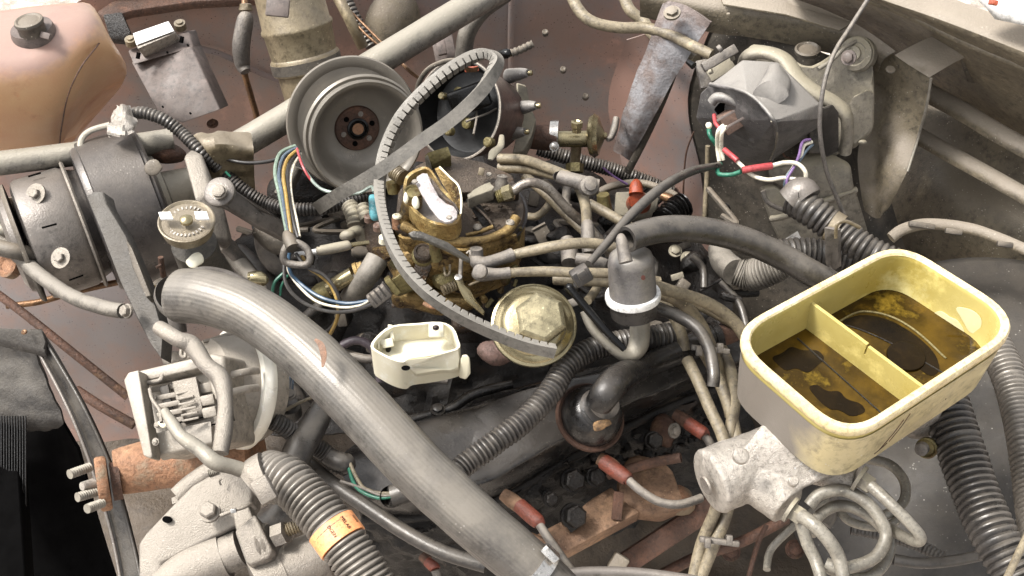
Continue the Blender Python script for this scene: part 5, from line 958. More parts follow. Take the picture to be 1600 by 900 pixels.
tb('vertical_thin_pipe', 'thin vertical tan pipe below the wiper motor', 'pipe', m_tan, [(1106, 228, -4), (1105, 270, -7), (1102, 320, -10), (1101, 350, -12)], 4)
tb('thin_brown_wire', 'hair-thin brown wire hanging down the panel', 'wire', m_rustd, [(1084, 206, -1), (1072, 240, -4), (1068, 290, -8), (1068, 330, -12)], 1.4)
# coloured wires
W = lambda lab, mat, pts, r=3.4: tb('wire', lab, 'wire', mat, pts, r, 'coloured wires at the wiper motor', n=10)
W('upper white wire curving from the brown connector down to the green one', m_wwh, [(1131, 196, 12.4), (1122, 206, 12), (1121, 230, 10), (1124, 252, 9)])
W('second white wire right beside it leaving the brown connector', m_wwh, [(1136, 198, 12.4), (1128, 208, 12), (1127, 232, 10), (1130, 250, 9)])
W('short pink wire entering the brown connector', m_wred, [(1116, 180, 12), (1118, 192, 12.2), (1124, 200, 12.2)])
W('green wire leaving the left of the brown connector', m_wgr, [(1108, 202, 10.5), (1110, 212, 10.4), (1120, 226, 9.6)], 4)
W('green wire looping under the red sleeve', m_wgr, [(1126, 256, 9), (1121, 264, 9), (1124, 272, 9), (1142, 273, 9.4), (1158, 268, 10)], 3.6)
W('red sleeve slanting down from the white wires', m_wred, [(1132, 234, 10.6), (1144, 244, 10.8), (1152, 251, 10.8)], 4.6)
W('horizontal red sleeve joining green and white wires', m_wred, [(1160, 266, 10.6), (1184, 262, 10.8), (1206, 259, 10.8)], 5.6)
W('white wire bridging the two red sleeves', m_wwh, [(1150, 250, 10.6), (1160, 260, 10.4), (1176, 274, 10), (1200, 281, 10), (1226, 278, 10), (1252, 284, 9.6), (1268, 298, 8.6)])
W('white wire arching from the red sleeve end to the conduit', m_wwh, [(1206, 259, 10.8), (1226, 254, 11), (1246, 256, 11), (1258, 268, 10.6), (1258, 282, 9.8), (1250, 294, 9)])
W('pale twisted wire from the grey plug', m_wwh, [(1268, 222, 10.6), (1256, 228, 10.8), (1250, 248, 10.6), (1236, 266, 10.2), (1228, 282, 9.6), (1234, 300, 8.8)], 3)
W('violet wire twisted with the pale one', m_wpu, [(1266, 218, 11), (1254, 222, 11.2), (1248, 244, 11), (1240, 262, 10.6), (1230, 280, 10), (1232, 300, 9), (1240, 308, 8.4)], 2.4)
W('grey wire of the twisted bundle', m_wbl, [(1270, 226, 10.4), (1260, 236, 10.6), (1246, 256, 10.6), (1230, 274, 10.2), (1226, 294, 9.2), (1236, 310, 8.2)], 2.2)
W('thin dark red wire behind the bundle', m_rustd, [(1222, 230, 4), (1226, 244, 3), (1246, 248, 3), (1250, 236, 4)], 1.6)
solo('pale_terminal', 'small cream terminal left of the brown connector', 'terminal', MB().blob((1108, 197, 11.5), (6, 6, 4), 2, .2, 100), m_cream)
# conduits
t = T('wide_ribbed_conduit', 'wide ribbed grey conduit running from the colored wires to the reservoir', 'conduit')
part(t, 'conduit', MB().tube([(1240, 312, 9), (1268, 330, 9), (1304, 356, 8.4), (1346, 386, 8), (1392, 410, 7.6), (1440, 430, 7)], 24, n=28, rib=(9.5, .09)), m_cond, ang=60)
part(t, 'end_cuff', MB().tube([(1235, 316, 9, 24), (1252, 302, 9.8, 26), (1262, 312, 9.6, 24)], 22, n=20), m_grey)
part(t, 'foil_gap', MB().tube([(1298, 352, 8.6), (1312, 360, 8.5)], 25.5, n=24), m_can)
tb('lower_ribbed_conduit', 'darker ribbed conduit crossing below the wide one', 'conduit', m_cond, [(1212, 398, 1), (1250, 394, 1), (1300, 398, 1), (1350, 410, 1), (1400, 430, 0)], 22, n=26, rib=(8.5, .09))
t = T('bellows_hose', 'finely pleated grey bellows hose behind the thick smooth hose', 'hose')
part(t, 'bellows', MB().tube([(1150, 424, -6, 20), (1170, 430, -6, 24), (1195, 425, -5, 24), (1226, 414, -4, 20)], 22, n=24, rib=(4.4, .06)), m_rub, ang=60)
part(t, 'neck', MB().tube([(1122, 388, -8, 16), (1130, 408, -7.5, 20), (1150, 426, -6.2, 22)], 20, n=24), m_rub)
t = T('conduit_strap', 'flat grey metal strap standing over the ribbed conduits', 'strap')
part(t, 'upright', MB().prism([(1288, 356, 10.6), (1309, 360, 10.6), (1310, 418, 6), (1298, 426, 6), (1290, 412, 6.6)], (.3, .2, 0), .05), m_grey)
part(t, 'hook', MB().tube([(1306, 372, 10.4), (1308, 352, 11.6), (1322, 346, 11.8), (1344, 356, 11)], 3, flat=.5), m_can)
tb('thick_heater_hose', 'thick smooth dark hose with open end above the check valve', 'hose', m_cond, [(980, 374, 14), (1010, 363, 13.6), (1050, 357, 13), (1100, 360, 12), (1160, 374, 10.6), (1220, 400, 9), (1270, 428, 8), (1330, 460, 6)], 21, n=30, hollow=.72)
tb('big_ribbed_duct', 'thick ribbed duct dropping below the reservoir on the right', 'conduit', m_cond, [(1452, 560, 2), (1476, 628, 2), (1500, 700, 1.4), (1528, 780, .6), (1560, 850, 0), (1600, 920, -1)], 35, n=32, rib=(10, .08))
tb('outer_ribbed_duct', 'pale ribbed duct down the right edge of the frame', 'conduit', m_condl, [(1530, 500, -1), (1564, 560, -1), (1586, 620, -1), (1600, 690, -1), (1612, 780, -2), (1620, 860, -2)], 25, n=28, rib=(8, .08))
solo('edge_rod', 'thin pale rod in the bottom right corner', 'rod', MB().tube([(1570, 910, 6), (1590, 868, 6), (1620, 806, 6)], 6), m_tan)
# reservoir
t = T('brake_fluid_reservoir', 'open yellowed brake fluid reservoir with divider, no lid', 'reservoir')
ZR = 14; qc = [P(1128, 524, ZR), P(1404, 376, ZR), P(1612, 506, ZR), P(1324, 694, ZR)]
cen = sum(qc, Vector())/4
def rr(ins, z, rad, seg=9):
    out = []; k = 1/100
    for i in range(4):
        p = qc[i]; a = (qc[i-1]-p).normalized(); b = (qc[(i+1) % 4]-p).normalized()
        an = a.angle(b); dd = ins*k/sin(an); q = p+(a+b)*dd; r = max(rad-ins, .3)*k; s1 = r/math.tan(an/2)
        A0 = q+a*s1; B0 = q+b*s1
        for j in range(seg+1):
            u = j/seg; v = A0*(1-u)**2+q*2*u*(1-u)+B0*u*u; v = v.copy(); v.z = z*k; out.append(v)
    return out
RD = 3.7
m = MB().rings([rr(.55, ZR-6.4, RD), rr(.35, ZR-4, RD), rr(.15, ZR-1.2, RD), rr(.12, ZR-.8, RD), rr(0, ZR-.5, RD), rr(0, ZR-.1, RD), rr(.12, ZR+.05, RD), rr(.45, ZR+.05, RD), rr(.6, ZR-.1, RD), rr(.62, ZR-.5, RD), rr(.72, ZR-2.5, RD), rr(.9, ZR-5.2, RD), rr(1.4, ZR-5.8, RD)], False, True)
m.rings([rr(1.2, ZR-6.6, RD), rr(.55, ZR-6.4, RD)], True, False)
part(t, 'tub', m, m_yel, ang=50)
def arc(ins, z, i0, i1):
    a_ = rr(ins, z, RD); n_ = len(a_); return [a_[i % n_] for i in range(i0, i1)]
def strip(i0, i1):
    rg = [arc(.47, ZR-6.42, i0, i1), arc(.27, ZR-4, i0, i1), arc(.08, ZR-1.25, i0, i1)]; n_ = len(rg[0])
    return MB().raw([v for r_ in rg for v in r_], [(r_*n_+k_, r_*n_+k_+1, (r_+1)*n_+k_+1, (r_+1)*n_+k_) for r_ in range(2) for k_ in range(n_-1)])
def grimed(m, x0):
    nt = m.node_tree; N = nt.nodes; K = nt.links; bs = N['Principled BSDF']; src = bs.inputs['Base Color'].links[0].from_socket
    tc = N.new('ShaderNodeTexCoord'); sp = N.new('ShaderNodeSeparateXYZ'); K.new(tc.outputs['Object'], sp.inputs[0])
    n = N.new('ShaderNodeTexNoise'); n.inputs['Scale'].default_value = 30; n.inputs['Detail'].default_value = 8; K.new(tc.outputs['Object'], n.inputs['Vector'])
    a = N.new('ShaderNodeMath'); a.operation = 'MULTIPLY_ADD'; K.new(n.outputs[0], a.inputs[0]); a.inputs[1].default_value = .03; K.new(sp.outputs[0], a.inputs[2])
    r = N.new('ShaderNodeMapRange'); K.new(a.outputs[0], r.inputs[0]); r.inputs[1].default_value = x0; r.inputs[2].default_value = x0+.016
    x = N.new('ShaderNodeMix'); x.data_type = 'RGBA'; K.new(r.outputs[0], x.inputs[0]); x.inputs[6].default_value = (.17, .148, .125, 1); K.new(src, x.inputs[7]); K.new(x.outputs[2], bs.inputs['Base Color']); return m
part(t, 'outer_wall', strip(23, 46), grimed(M('dusty_cream_outer_wall', (222, 206, 160), (204, 186, 140), 10, .4, 0, .12, 600, st=(186, 170, 140), stn=.4, ssc=8, gain=.72), -.050), 'dusty cream outer wall going grey with grime at the left', ang=50)
part(t, 'rim', MB().rings([rr(.1, ZR-.85, RD), rr(-.06, ZR-.6, RD), rr(-.06, ZR-.1, RD), rr(.08, ZR+.1, RD), rr(.5, ZR+.1, RD), rr(.62, ZR-.05, RD)], False, False), M('warm_cream_rim', (230, 214, 172), (216, 192, 142), 24, .4, 0, .1, st=(190, 140, 84), stn=.3, ssc=60, gain=.85))
def onq(u, v): return qc[0].lerp(qc[3], u).lerp(qc[1].lerp(qc[2], u), v)   # u: L->B, v: towards T/R
dv = .47
part(t, 'olive_shade_band', MB().rings([rr(.80, ZR-4.05, RD), rr(.765, ZR-3.5, RD), rr(.75, ZR-3.25, RD)], False, False), M('olive_inner_shade', (160, 138, 58), (190, 168, 86), 60, .35, 0, .05, fa=0))  # olive band paints the darker inside shading just above the fluid
a0 = onq(.035, dv); a1 = onq(.965, dv); m = MB()
e1 = (a1-a0); wd = e1.cross(U).normalized()*.0014
def slab(p, q, z0, z1):
    vs = []
    for pt in (p, q):
        for w_ in (-1, 1):
            for z in (z0, z1): v = pt+wd*w_; v.z = z/100; vs.append(v)
    return vs
for u0, u1, zt in ((0, .5, ZR-1.0), (.512, 1, ZR-1.15)):
    m.raw(slab(a0+e1*u0, a0+e1*u1, ZR-5.9, zt), [(0, 1, 3, 2), (4, 6, 7, 5), (0, 4, 5, 1), (2, 3, 7, 6), (1, 5, 7, 3), (0, 2, 6, 4)])
m.raw(slab(a0+e1*.498, a0+e1*.514, ZR-5.9, ZR-2.1), [(0, 1, 3, 2), (4, 6, 7, 5), (0, 4, 5, 1), (2, 3, 7, 6), (1, 5, 7, 3), (0, 2, 6, 4)])
part(t, 'divider', m, m_yel, 'notched partition wall')
m_sl = M('dark_sludge', (40, 30, 14), (24, 18, 9), 30, .2, 0, .05, fa=0)
m_sl.node_tree.nodes['Principled BSDF'].inputs['Specular IOR Level'].default_value = .1
ql = rr(.74, ZR-3.9, RD-.1); ln0 = onq(0, dv); ldir = (onq(1, dv)-ln0).normalized(); lnn = ldir.cross(U)
def clip(pts, sg):
    out = []; n_ = len(pts)
    for i in range(n_):
        p, q = pts[i], pts[(i+1) % n_]; dp = (p-ln0).dot(lnn)*sg; dq = (q-ln0).dot(lnn)*sg
        if dp > 0: out.append(p)
        if dp*dq < 0: out.append(p.lerp(q, dp/(dp-dq)))
    return out
for sg in (1, -1):
    fl_ = clip(ql, sg); part(t, 'brake_fluid', MB().raw(fl_, [tuple(range(len(fl_)))]), m_fluid)
part(t, 'sunken_diaphragm', MB().lathe(onq(.6, .66)-Vector((0, 0, .0372)), U, [(-2, 30), (.6, 29), (1.2, 26), (.6, 16), (1.4, 12), (1, 0)], 40), m_sl)
part(t, 'floating_scum', MB().tube([onq(.12, dv+.06)-Vector((0, 0, .0385)), onq(.2, dv+.14)-Vector((0, 0, .0385)), onq(.45, dv+.2)-Vector((0, 0, .0385)), onq(.9, dv+.24)-Vector((0, 0, .0388))], 1.3), m_grime)
part(t, 'floating_scum', MB().tube([onq(.1, dv-.08)-Vector((0, 0, .0385)), onq(.5, dv-.1)-Vector((0, 0, .0385)), onq(.92, dv-.12)-Vector((0, 0, .0388))], 1.3), m_grime)
wn = (qc[2]-qc[1]).cross(U).normalized(); wn = wn if wn.dot(cen-qc[1]) > 0 else -wn
m_pale = M('pale_cream_patch', (236, 228, 184), (224, 212, 158), 20, .4, 0, .05, fa=0, gain=.85)
for pl in ([(1458, 488), (1472, 486), (1484, 496), (1496, 500), (1508, 518), (1504, 534), (1494, 538), (1478, 520), (1464, 508)], [(1406, 510), (1424, 508), (1446, 524), (1470, 542), (1478, 560), (1472, 570), (1452, 560), (1428, 536)], [(1434, 512), (1444, 508), (1448, 512), (1438, 515)], [(1490, 478), (1520, 484), (1536, 500), (1528, 522), (1514, 520), (1504, 500)]):
    part(t, 'pale_patch', MB().prism(pl, tuple(-wn*.03), 0, rnd=2, n=wn, p0=qc[1]+wn*.0085), m_pale)  # thin pale cream patches laid on the far inner wall
fz = Vector((0, 0, (ZR-3.86)/100))
def onf(x, y): d = ray(x, y); return CAM+d*((fz.z-CAM.z)/d.z)
for pl in ([(1312, 502), (1345, 490), (1388, 498), (1430, 522), (1462, 552), (1470, 580), (1452, 590), (1420, 560), (1370, 520), (1330, 512)], [(1204, 558), (1222, 552), (1236, 540), (1254, 548), (1278, 546), (1290, 560), (1276, 572), (1262, 584), (1244, 574), (1228, 580), (1216, 570)], [(1262, 604), (1276, 600), (1292, 612), (1312, 610), (1322, 624), (1346, 630), (1354, 644), (1330, 652), (1312, 640), (1296, 640), (1276, 622)]):
    part(t, 'dark_sludge', MB().prism([onf(*p) for p in pl], (0, 0, -.04), 0, rnd=2), m_sl)
part(t, 'diaphragm_lip', MB().tube([onf(1312, 502), onf(1345, 487), onf(1390, 494), onf(1432, 518), onf(1478, 560)], 1.8), m_olive)
fd = (qc[2]-qc[3]).normalized()
def onside(u, dz): p = qc[3].lerp(qc[2], u)-Vector((0, 0, dz/100)); n_ = fd.cross(U).normalized(); n_ = n_ if n_.y < 0 else -n_; return p+n_*(-.0007-.0002*dz)
nS = fd.cross(U).normalized(); nS = nS if nS.y < 0 else -nS
sm_ = MB(); 
for a, b in (((.24, 4.8), (.33, 2.2)), ((.22, 4.9), (.28, 4.4)), ((.29, 4.4), (.36, 1.9))):
    sm_.tube([onside(*a)+nS*.0005, onside((a[0]+b[0])/2+.01, (a[1]+b[1])/2)+nS*.0005, onside(*b)+nS*.0005], .7, n=6)
part(t, 'moulding_lines', sm_, m_rustd)
txt(t, '- - - - 9', onside(.56, 3.3)+nS*.0012, fd, U, 6, m_ink)
part(t, 'dried_spot', MB().blob((1214, 618, 10.6), (4, 4, 2), 2, .3, 100), m_cream)
# master cylinder
t = T('master_cylinder', 'bright cast aluminium master cylinder under the reservoir', 'brake cylinder')
mc = MB().tube([(1112, 752, 4, 52), (1150, 736, 4, 52), (1190, 716, 4, 46), (1260, 688, 4, 46), (1330, 660, 4, 46), (1440, 620, 3, 46)], 48, n=32)
mc.tube([(1120, 748, 4, 50), (1160, 738, 4, 48)], 50, n=32)
mc.hull([(1160, 700, 7), (1196, 660, 8), (1260, 690, 8), (1330, 730, 7), (1240, 770, 5), (1190, 752, 5), (1200, 700, 0), (1280, 740, 0), (1210, 640, 8), (1330, 700, 7)], .6)
mc.tube([(1180, 745, 4, 40), (1206, 768, 4, 37), (1232, 792, 4, 33)], 36, n=28)
mc.tube([(1262, 724, 4, 30), (1302, 734, 4.6, 30), (1340, 745, 5, 28)], 30, n=28)
mc.remesh(.14, 7, .05, 120)
part(t, 'casting', mc, m_alumb, ang=60)
part(t, 'end_face', MB().lathe((1112, 752, 4), P(1112, 752, 4)-P(1190, 720, 4), [(-8, 52), (-2, 53), (2, 51), (4, 47), (4, 0)], 48), m_alumb)
part(t, 'end_dimple', MB().lathe((1106, 757, 4.4), P(1112, 752, 4)-P(1190, 720, 4), [(3, 16), (6, 14), (5, 9), (5, 0)], 28), m_alum)
for x, y, z, r in ((1158, 712, 9.2, 13), (1240, 752, 8, 8)): part(t, 'plug', MB().lathe((x, y, z), A(.1, .5, .85), [(-6, r), (2, r), (4, r*.8), (4, 0)], 24), m_alumb)
for (x, y, z) in ((1236, 797, 5.5), (1344, 748, 6.3)):
    d_ = A(.75, -.5, .35); k = part(t, 'port_nut', MB().lathe((x, y, z), d_, [(-4, 22), (2, 22)], 28).lathe((x, y, z), d_, [(2, 15), (20, 15), (22, 12)], 6), m_cbody)
# brake lines
BL = lambda lab, pts, r=9, **k: tb('brake_line', lab, 'brake line', m_line, pts, r, 'brake lines under the master cylinder', n=16, **k)
BL('brake line bending down from the near port nut to the bottom edge', [(1252, 806, 7), (1272, 820, 7.4), (1296, 846, 7), (1312, 876, 6), (1322, 930, 5)], 11)
BL('brake line leaving the far port nut toward the right with a tight bend', [(1360, 758, 8), (1390, 786, 8), (1420, 816, 7.6), (1438, 838, 7), (1432, 846, 6), (1400, 832, 3), (1370, 812, 1)], 9)
BL('long brake line dropping straight from the near port', [(1250, 812, 5), (1262, 850, 4), (1276, 880, 3.4), (1290, 930, 3)], 10)
BL('front coil of brake line, the largest ring', [(1264, 790, 4), (1282, 772, 4.6), (1316, 766, 5), (1350, 782, 5), (1376, 812, 4.6), (1384, 840, 4), (1370, 868, 3.6), (1344, 882, 3.4), (1312, 888, 3.4), (1290, 880, 3.4)], 10)
BL('second coil of brake line below the front ring', [(1266, 836, 2.6), (1280, 806, 3), (1310, 790, 3), (1344, 798, 3), (1376, 822, 2.4), (1390, 850, 2), (1382, 880, 2), (1360, 900, 2), (1330, 902, 2), (1290, 886, 2)], 9)
BL('rear loop of brake line beside the ribbed duct', [(1352, 716, -1), (1390, 726, -1), (1412, 750, -1), (1414, 778, -1), (1400, 796, -1), (1380, 806, -1)], 8)
BL('flat brake line loop crossing behind the coils', [(1310, 792, -1), (1324, 812, -1), (1352, 822, -1), (1384, 822, -1), (1404, 806, -1), (1384, 776, -1), (1360, 762, -1)], 7)
BL('teal-grey brake line slanting behind the near port', [(1300, 780, -3), (1268, 800, -4), (1230, 832, -5), (1204, 860, -6), (1198, 890, -6)], 6)
tb('pale_blue_strip', 'flat pale bluish strip hanging behind the coils', 'strip', m_boot, [(1304, 772, 0, 6), (1300, 800, -1, 10), (1290, 820, -1, 10)], 8, flat=.3)
t = T('bleeder_fitting', 'small round fitting beside the big ribbed duct', 'fitting')
part(t, 'ring', MB().lathe((1448, 700, 1), A(-.5, -.2, .85), [(-8, 16), (2, 17), (4, 14), (0, 11), (0, 0)], 28), m_olive)
part(t, 'plug', MB().lathe((1440, 702, 1.8), A(-.5, -.2, .85), [(-6, 11), (4, 10), (6, 6), (6, 0)], 20), m_boot)
part(t, 'lug', MB().blob((1440, 668, 1), (28, 16, 14), 3, .1, 50, x=A(1, .3, 0)), m_alum)
tb('lower_dark_hose', 'dark smooth hose running along the bottom right', 'hose', m_cond, [(1396, 874, -6), (1440, 880, -6), (1490, 876, -6), (1540, 866, -6)], 9)
tb('lower_ribbed_loom', 'small dark ribbed loom above the bottom right hose', 'conduit', m_cond, [(1330, 826, -8), (1380, 836, -8), (1430, 850, -8), (1474, 872, -8)], 9, rib=(6, .1))
# centre floor rods
t = T('steering_shaft', 'brown rusty flat bar slanting down to the bottom edge', 'shaft')
part(t, 'bar', MB().box((1044, 836, -14), (190, 34, 20), A(.82, .57, .1), bev=.2), m_rustd)
part(t, 'end_stub', MB().box((966, 880, -14), (26, 28, 18), A(.8, -.5, 0), bev=.2), m_fwall)
tb('bottom_edge_pipe', 'grey pipe lying along the bottom edge of the frame', 'pipe', m_grey, [(860, 900, -4), (920, 894, -4), (1000, 896, -4), (1090, 908, -4)], 9)
tb('floor_rod', 'thin brown rod behind the wire pair near the floor', 'rod', m_rustd, [(1230, 810, -16), (1160, 846, -17), (1090, 870, -18), (1030, 900, -18)], 9)
tb('floor_strut', 'long thin dark rod standing near the bottom centre right', 'rod', m_rustd, [(1198, 820, -10), (1184, 850, -11), (1170, 900, -12)], 4)
for x, y, l in ((1142, 862, 'left floor bolt on the dirty chassis'), (1242, 858, 'right floor bolt on the dirty chassis under the near port')):
    solo('floor_bolt', l, 'bolt', MB().bolt((x, y, -26), A(0, .3, 1), 10), m_rustd)

for i, (x, y, z, w_, l) in enumerate(((1110, 546, 1.4, 60, 'grey plastic comb holding the cable trio at the top'), (1124, 846, -6, 62, 'grey plastic comb holding the two cables near the floor'))):
    solo('cable_comb', l, 'cable clip', MB().box((x, y, z), (w_, 9, 12), (1, -.15, 0), bev=.1).box((x-w_*.3, y+2, z+.2), (10, 16, 12), bev=.1).box((x+w_*.25, y-2, z+.2), (10, 16, 12), bev=.1), m_boot, 'cable combs')
solo('round_grommet', 'round dark grommet in the firewall behind the motor flange', 'grommet', MB().lathe((1262, 78, 9.5), A(-.1, .7, .7), [(-4, 20), (2, 20), (4, 17), (1, 14), (0, 0)], 32), m_dark_panel)
# ================================================================ ignition wires
gi = 'tan ignition cables'
I = lambda lab, pts, r=9.5, **k: tb('ignition_cable', lab, 'ignition cable', m_tan, pts, r, gi, n=16, **k)
def boot(lab, pts, r, mat=None, parts=()):
    t = T('cable_boot', lab, 'cable boot', 'grey rubber cable boots'); part(t, 'sleeve', MB().tube(pts, r, n=20), mat or m_boot)
    for nm, mb, mt in parts: part(t, nm, mb, mt)
    return t
boot('upper grey elbow boot right of the carburettor', [(744, 392, 8, 11), (745, 408, 8, 12), (756, 412, 8, 11), (780, 405, 8, 10), (801, 398, 8, 11)], 11, parts=[('end_cap', MB().lathe((744, 392, 8.6), A(0, .9, .4), [(-4, 11), (4, 10), (5, 0)], 20), m_boot)])
boot('lower grey elbow boot right of the carburettor', [(742, 424, 8, 9), (752, 428, 8, 12), (776, 428, 8, 9), (797, 426, 8, 9)], 10, parts=[('round_nub', MB().lathe((750, 424, 9.4), A(-.2, .1, 1), [(-4, 12), (3, 11), (5, 7), (5, 0)], 24), m_boot)])
I('cable from the upper elbow boot arching right to the check valve', [(800, 398, 8, 7), (830, 392, 8.4), (870, 384, 9), (905, 380, 9), (940, 382, 8.6), (975, 392, 8)], 8.5)
I('cable from the lower elbow boot running straight right', [(796, 426, 8, 7), (850, 424, 8), (900, 426, 8), (960, 428, 7.4), (1030, 440, 6)], 8)
I('lowest horizontal cable passing behind the black plug', [(866, 436, 4), (900, 438, 4.4), (950, 440, 4.4), (1030, 448, 3.6), (1080, 470, 2), (1120, 490, 1), (1158, 512, 0)], 9)
I('cable fanning right from the check valve to the reservoir side', [(1020, 448, 7), (1060, 458, 6), (1110, 476, 4.6), (1150, 506, 3), (1176, 548, 1)], 10)
I('cable bending down between check valve and coupler', [(1020, 455, 5), (1060, 470, 4), (1090, 500, 2.4), (1110, 540, 1), (1130, 600, -2), (1142, 650, -4)], 10)
I('steeper cable right of the elbow hose', [(1024, 462, 3), (1050, 490, 2), (1064, 520, 1), (1070, 548, 0)], 9)
I('lower left one of the three cables descending to the floor', [(1074, 562, 1), (1090, 594, 1), (1108, 636, .6), (1128, 680, 0), (1136, 720, -1), (1120, 790, -5), (1096, 850, -8), (1082, 910, -10)], 9.5)
I('middle one of the three cables descending to the floor', [(1100, 550, 0), (1116, 580, 0), (1134, 622, -.6), (1148, 672, -1), (1150, 720, -2), (1136, 800, -6), (1112, 860, -8), (1092, 910, -10)], 9.5)
I('right one of the three cables descending to the floor', [(1128, 546, -1), (1142, 580, -.6), (1148, 622, -.6), (1142, 668, -.8), (1136, 712, -2)], 9.5)
I('cable behind the distributor curving right to the tilted boot', [(780, 248, 3), (820, 250, 4), (860, 264, 6), (890, 276, 7)], 8)
I('second cable below it curving to the tilted boot', [(780, 262, 2), (824, 264, 3), (860, 272, 5), (890, 280, 7)], 8)
I('cable dropping from the tilted boot to the upright boot', [(904, 290, 6), (912, 310, 6), (916, 330, 6), (917, 354, 6)], 8.5)
I('long dark-tan cable slanting behind the bright fuel tube', [(820, 276, -2), (850, 300, -2), (890, 340, -2), (930, 376, -2)], 8)
I('cable slanting from the tilted boot toward the check valve', [(920, 318, 2), (950, 334, 2), (980, 352, 2), (1004, 368, 2)], 8)
I('looping cable right of the carburettor in the shadow', [(816, 336, -4), (838, 338, -4), (856, 322, -4), (862, 300, -4), (850, 284, -4)], 6)
boot('tilted grey boot with round end near the brass valve', [(873, 276, 7.6, 8), (876, 277, 7.6, 11), (900, 283, 8, 12), (922, 290, 8, 13), (936, 292, 8, 12)], 12, parts=[('ringed_end', MB().lathe((921, 290, 9), A(.2, .1, 1), [(-8, 16), (2, 15), (4, 10), (8, 9), (9, 5), (9, 0)], 28), m_boot)])
boot('upright grey boot below the tilted one', [(917, 350, 6.4, 9), (918, 355, 6.4, 10.5), (919, 380, 6, 11), (920, 395, 5.6, 10)], 10)
boot('blocky grey boot behind the black plug', [(886, 376, 4, 12), (890, 396, 4, 14), (890, 412, 4, 13)], 13)
boot('flat grey boot right of the black plug', [(900, 404, 6, 9), (925, 408, 6, 11), (948, 414, 6, 9)], 10)
I('brown cable rising behind the gold valve rim', [(918, 470, 3), (930, 454, 2), (944, 430, 1)], 7)
tb('bright_fuel_tube', 'bright steel fuel tube arching from the carburettor fitting', 'pipe', M('scratched_steel_tube', (184, 176, 166), (128, 118, 108), 50, .35, .7, .3, 500, gain=.8), [(800, 300, 8.4), (818, 288, 9), (838, 286, 9), (860, 298, 8), (890, 330, 6), (920, 356, 4), (944, 384, 2), (952, 396, 1)], 7.5, n=18)
tb('branch_tube', 'thin vacuum pipe forking beside the bright fuel tube', 'pipe', m_boot, [(864, 268, 4), (884, 288, 4), (884, 318, 5), (890, 326, 5)], 7)
tb('cut_black_hose', 'dark hose hooking down with a cut open end', 'hose', m_cond, [(1114, 604, 4), (1115, 584, 4.6), (1108, 546, 5), (1090, 514, 5), (1060, 494, 5), (1026, 480, 5)], 10, n=20, hollow=.65)
# plugs with red boots
def plug(lab, pts, red, wire, r=11):
    t = T('spark_plug_lead', lab, 'spark plug lead', 'red-ended spark plug leads')
    part(t, 'brown_boot', MB().tube(pts, r, n=20), m_manif if r > 10 else m_rustd)
    part(t, 'red_sleeve', MB().tube(red, r, n=20), m_red)
    part(t, 'lead', MB().tube(wire, 7, n=14), m_boot)
    return t
plug('spark plug lead under the bottom end of the radiator hose', [(786, 772, -4, 10), (800, 782, -4, 12), (818, 796, -3.6, 11)], [(812, 790, -3.4, 12), (832, 808, -3, 12.5), (842, 816, -2.8, 11), (843, 817, -2.8, 7)], [(840, 815, -2.8), (856, 840, -3), (876, 868, -4), (896, 896, -5)])
plug('spark plug lead sweeping right toward the master cylinder', [(936, 716, -5, 10), (950, 724, -5, 12), (960, 732, -4.6, 12)], [(944, 722, -4.6, 12.5), (966, 738, -4.2, 12.5), (980, 748, -4, 11), (981, 749, -4, 7)], [(978, 746, -4), (1000, 766, -4), (1030, 784, -4.4), (1062, 788, -4.6), (1096, 778, -5)])
plug('spark plug lead at the rear beside the cable trio', [(1054, 646, -6, 8), (1066, 654, -6, 10), (1080, 664, -5.6, 10)], [(1076, 662, -5.4, 10.5), (1094, 674, -5, 11), (1101, 679, -5, 10), (1102, 680, -5, 6)], [(1098, 678, -5.2), (1108, 690, -5.6), (1113, 708, -6.4)], 10)
plug('spark plug lead at the bottom edge left of the radiator hose', [(660, 868, -8, 8), (668, 876, -8, 9)], [(668, 878, -7.6, 8), (678, 886, -7.4, 9), (680, 890, -7.4, 8)], [(680, 890, -7.4), (684, 902, -8)], 9)
# left wires
gl_ = 'thin coloured wires of the left loom'
def LW(lab, mat, pts, r=2.6): return tb('loom_wire', lab, 'wire', mat, pts, r, gl_, n=8)
LW('pale green wire, leftmost of the loom beside the pulley', M('pale_green_insulation', (150, 170, 150), (130, 146, 130), 30, .4, 0, .05), [(462, 228, 8), (438, 240, 8), (430, 268, 8), (436, 300, 8), (444, 340, 8), (450, 372, 8)], 3.4)
LW('light grey wire next to the pale green one', m_wbl, [(464, 231, 8.2), (444, 244, 8.2), (436, 272, 8.2), (441, 304, 8.2), (448, 344, 8.2), (454, 376, 8)], 3)
LW('ochre wire in the middle of the loom', m_wye, [(466, 234, 8.4), (450, 248, 8.4), (443, 272, 8.4), (447, 306, 8.4), (452, 344, 8.4), (456, 372, 8)], 3)
LW('dark blue wire right of the ochre one', m_wdk, [(468, 236, 8.2), (455, 252, 8.2), (449, 276, 8.2), (452, 310, 8.2), (458, 344, 8.2), (466, 372, 8)], 3)
LW('white-grey wire at the right side of the loom', m_wwh, [(470, 240, 8), (460, 256, 8), (454, 280, 8), (456, 310, 8), (463, 342, 8), (468, 370, 8)], 2.4)
LW('ochre wire leaving the ring and dropping right', m_wye, [(470, 396, 7), (482, 418, 6.4), (500, 430, 6), (518, 448, 5), (528, 476, 4), (526, 500, 2), (516, 522, 0)], 3)
LW('dark wire beside the ochre one below the ring', m_wdk, [(462, 396, 7.4), (478, 416, 6.8), (506, 430, 6.2), (524, 452, 5.4), (532, 478, 4), (522, 506, 1), (508, 520, 0)], 3)
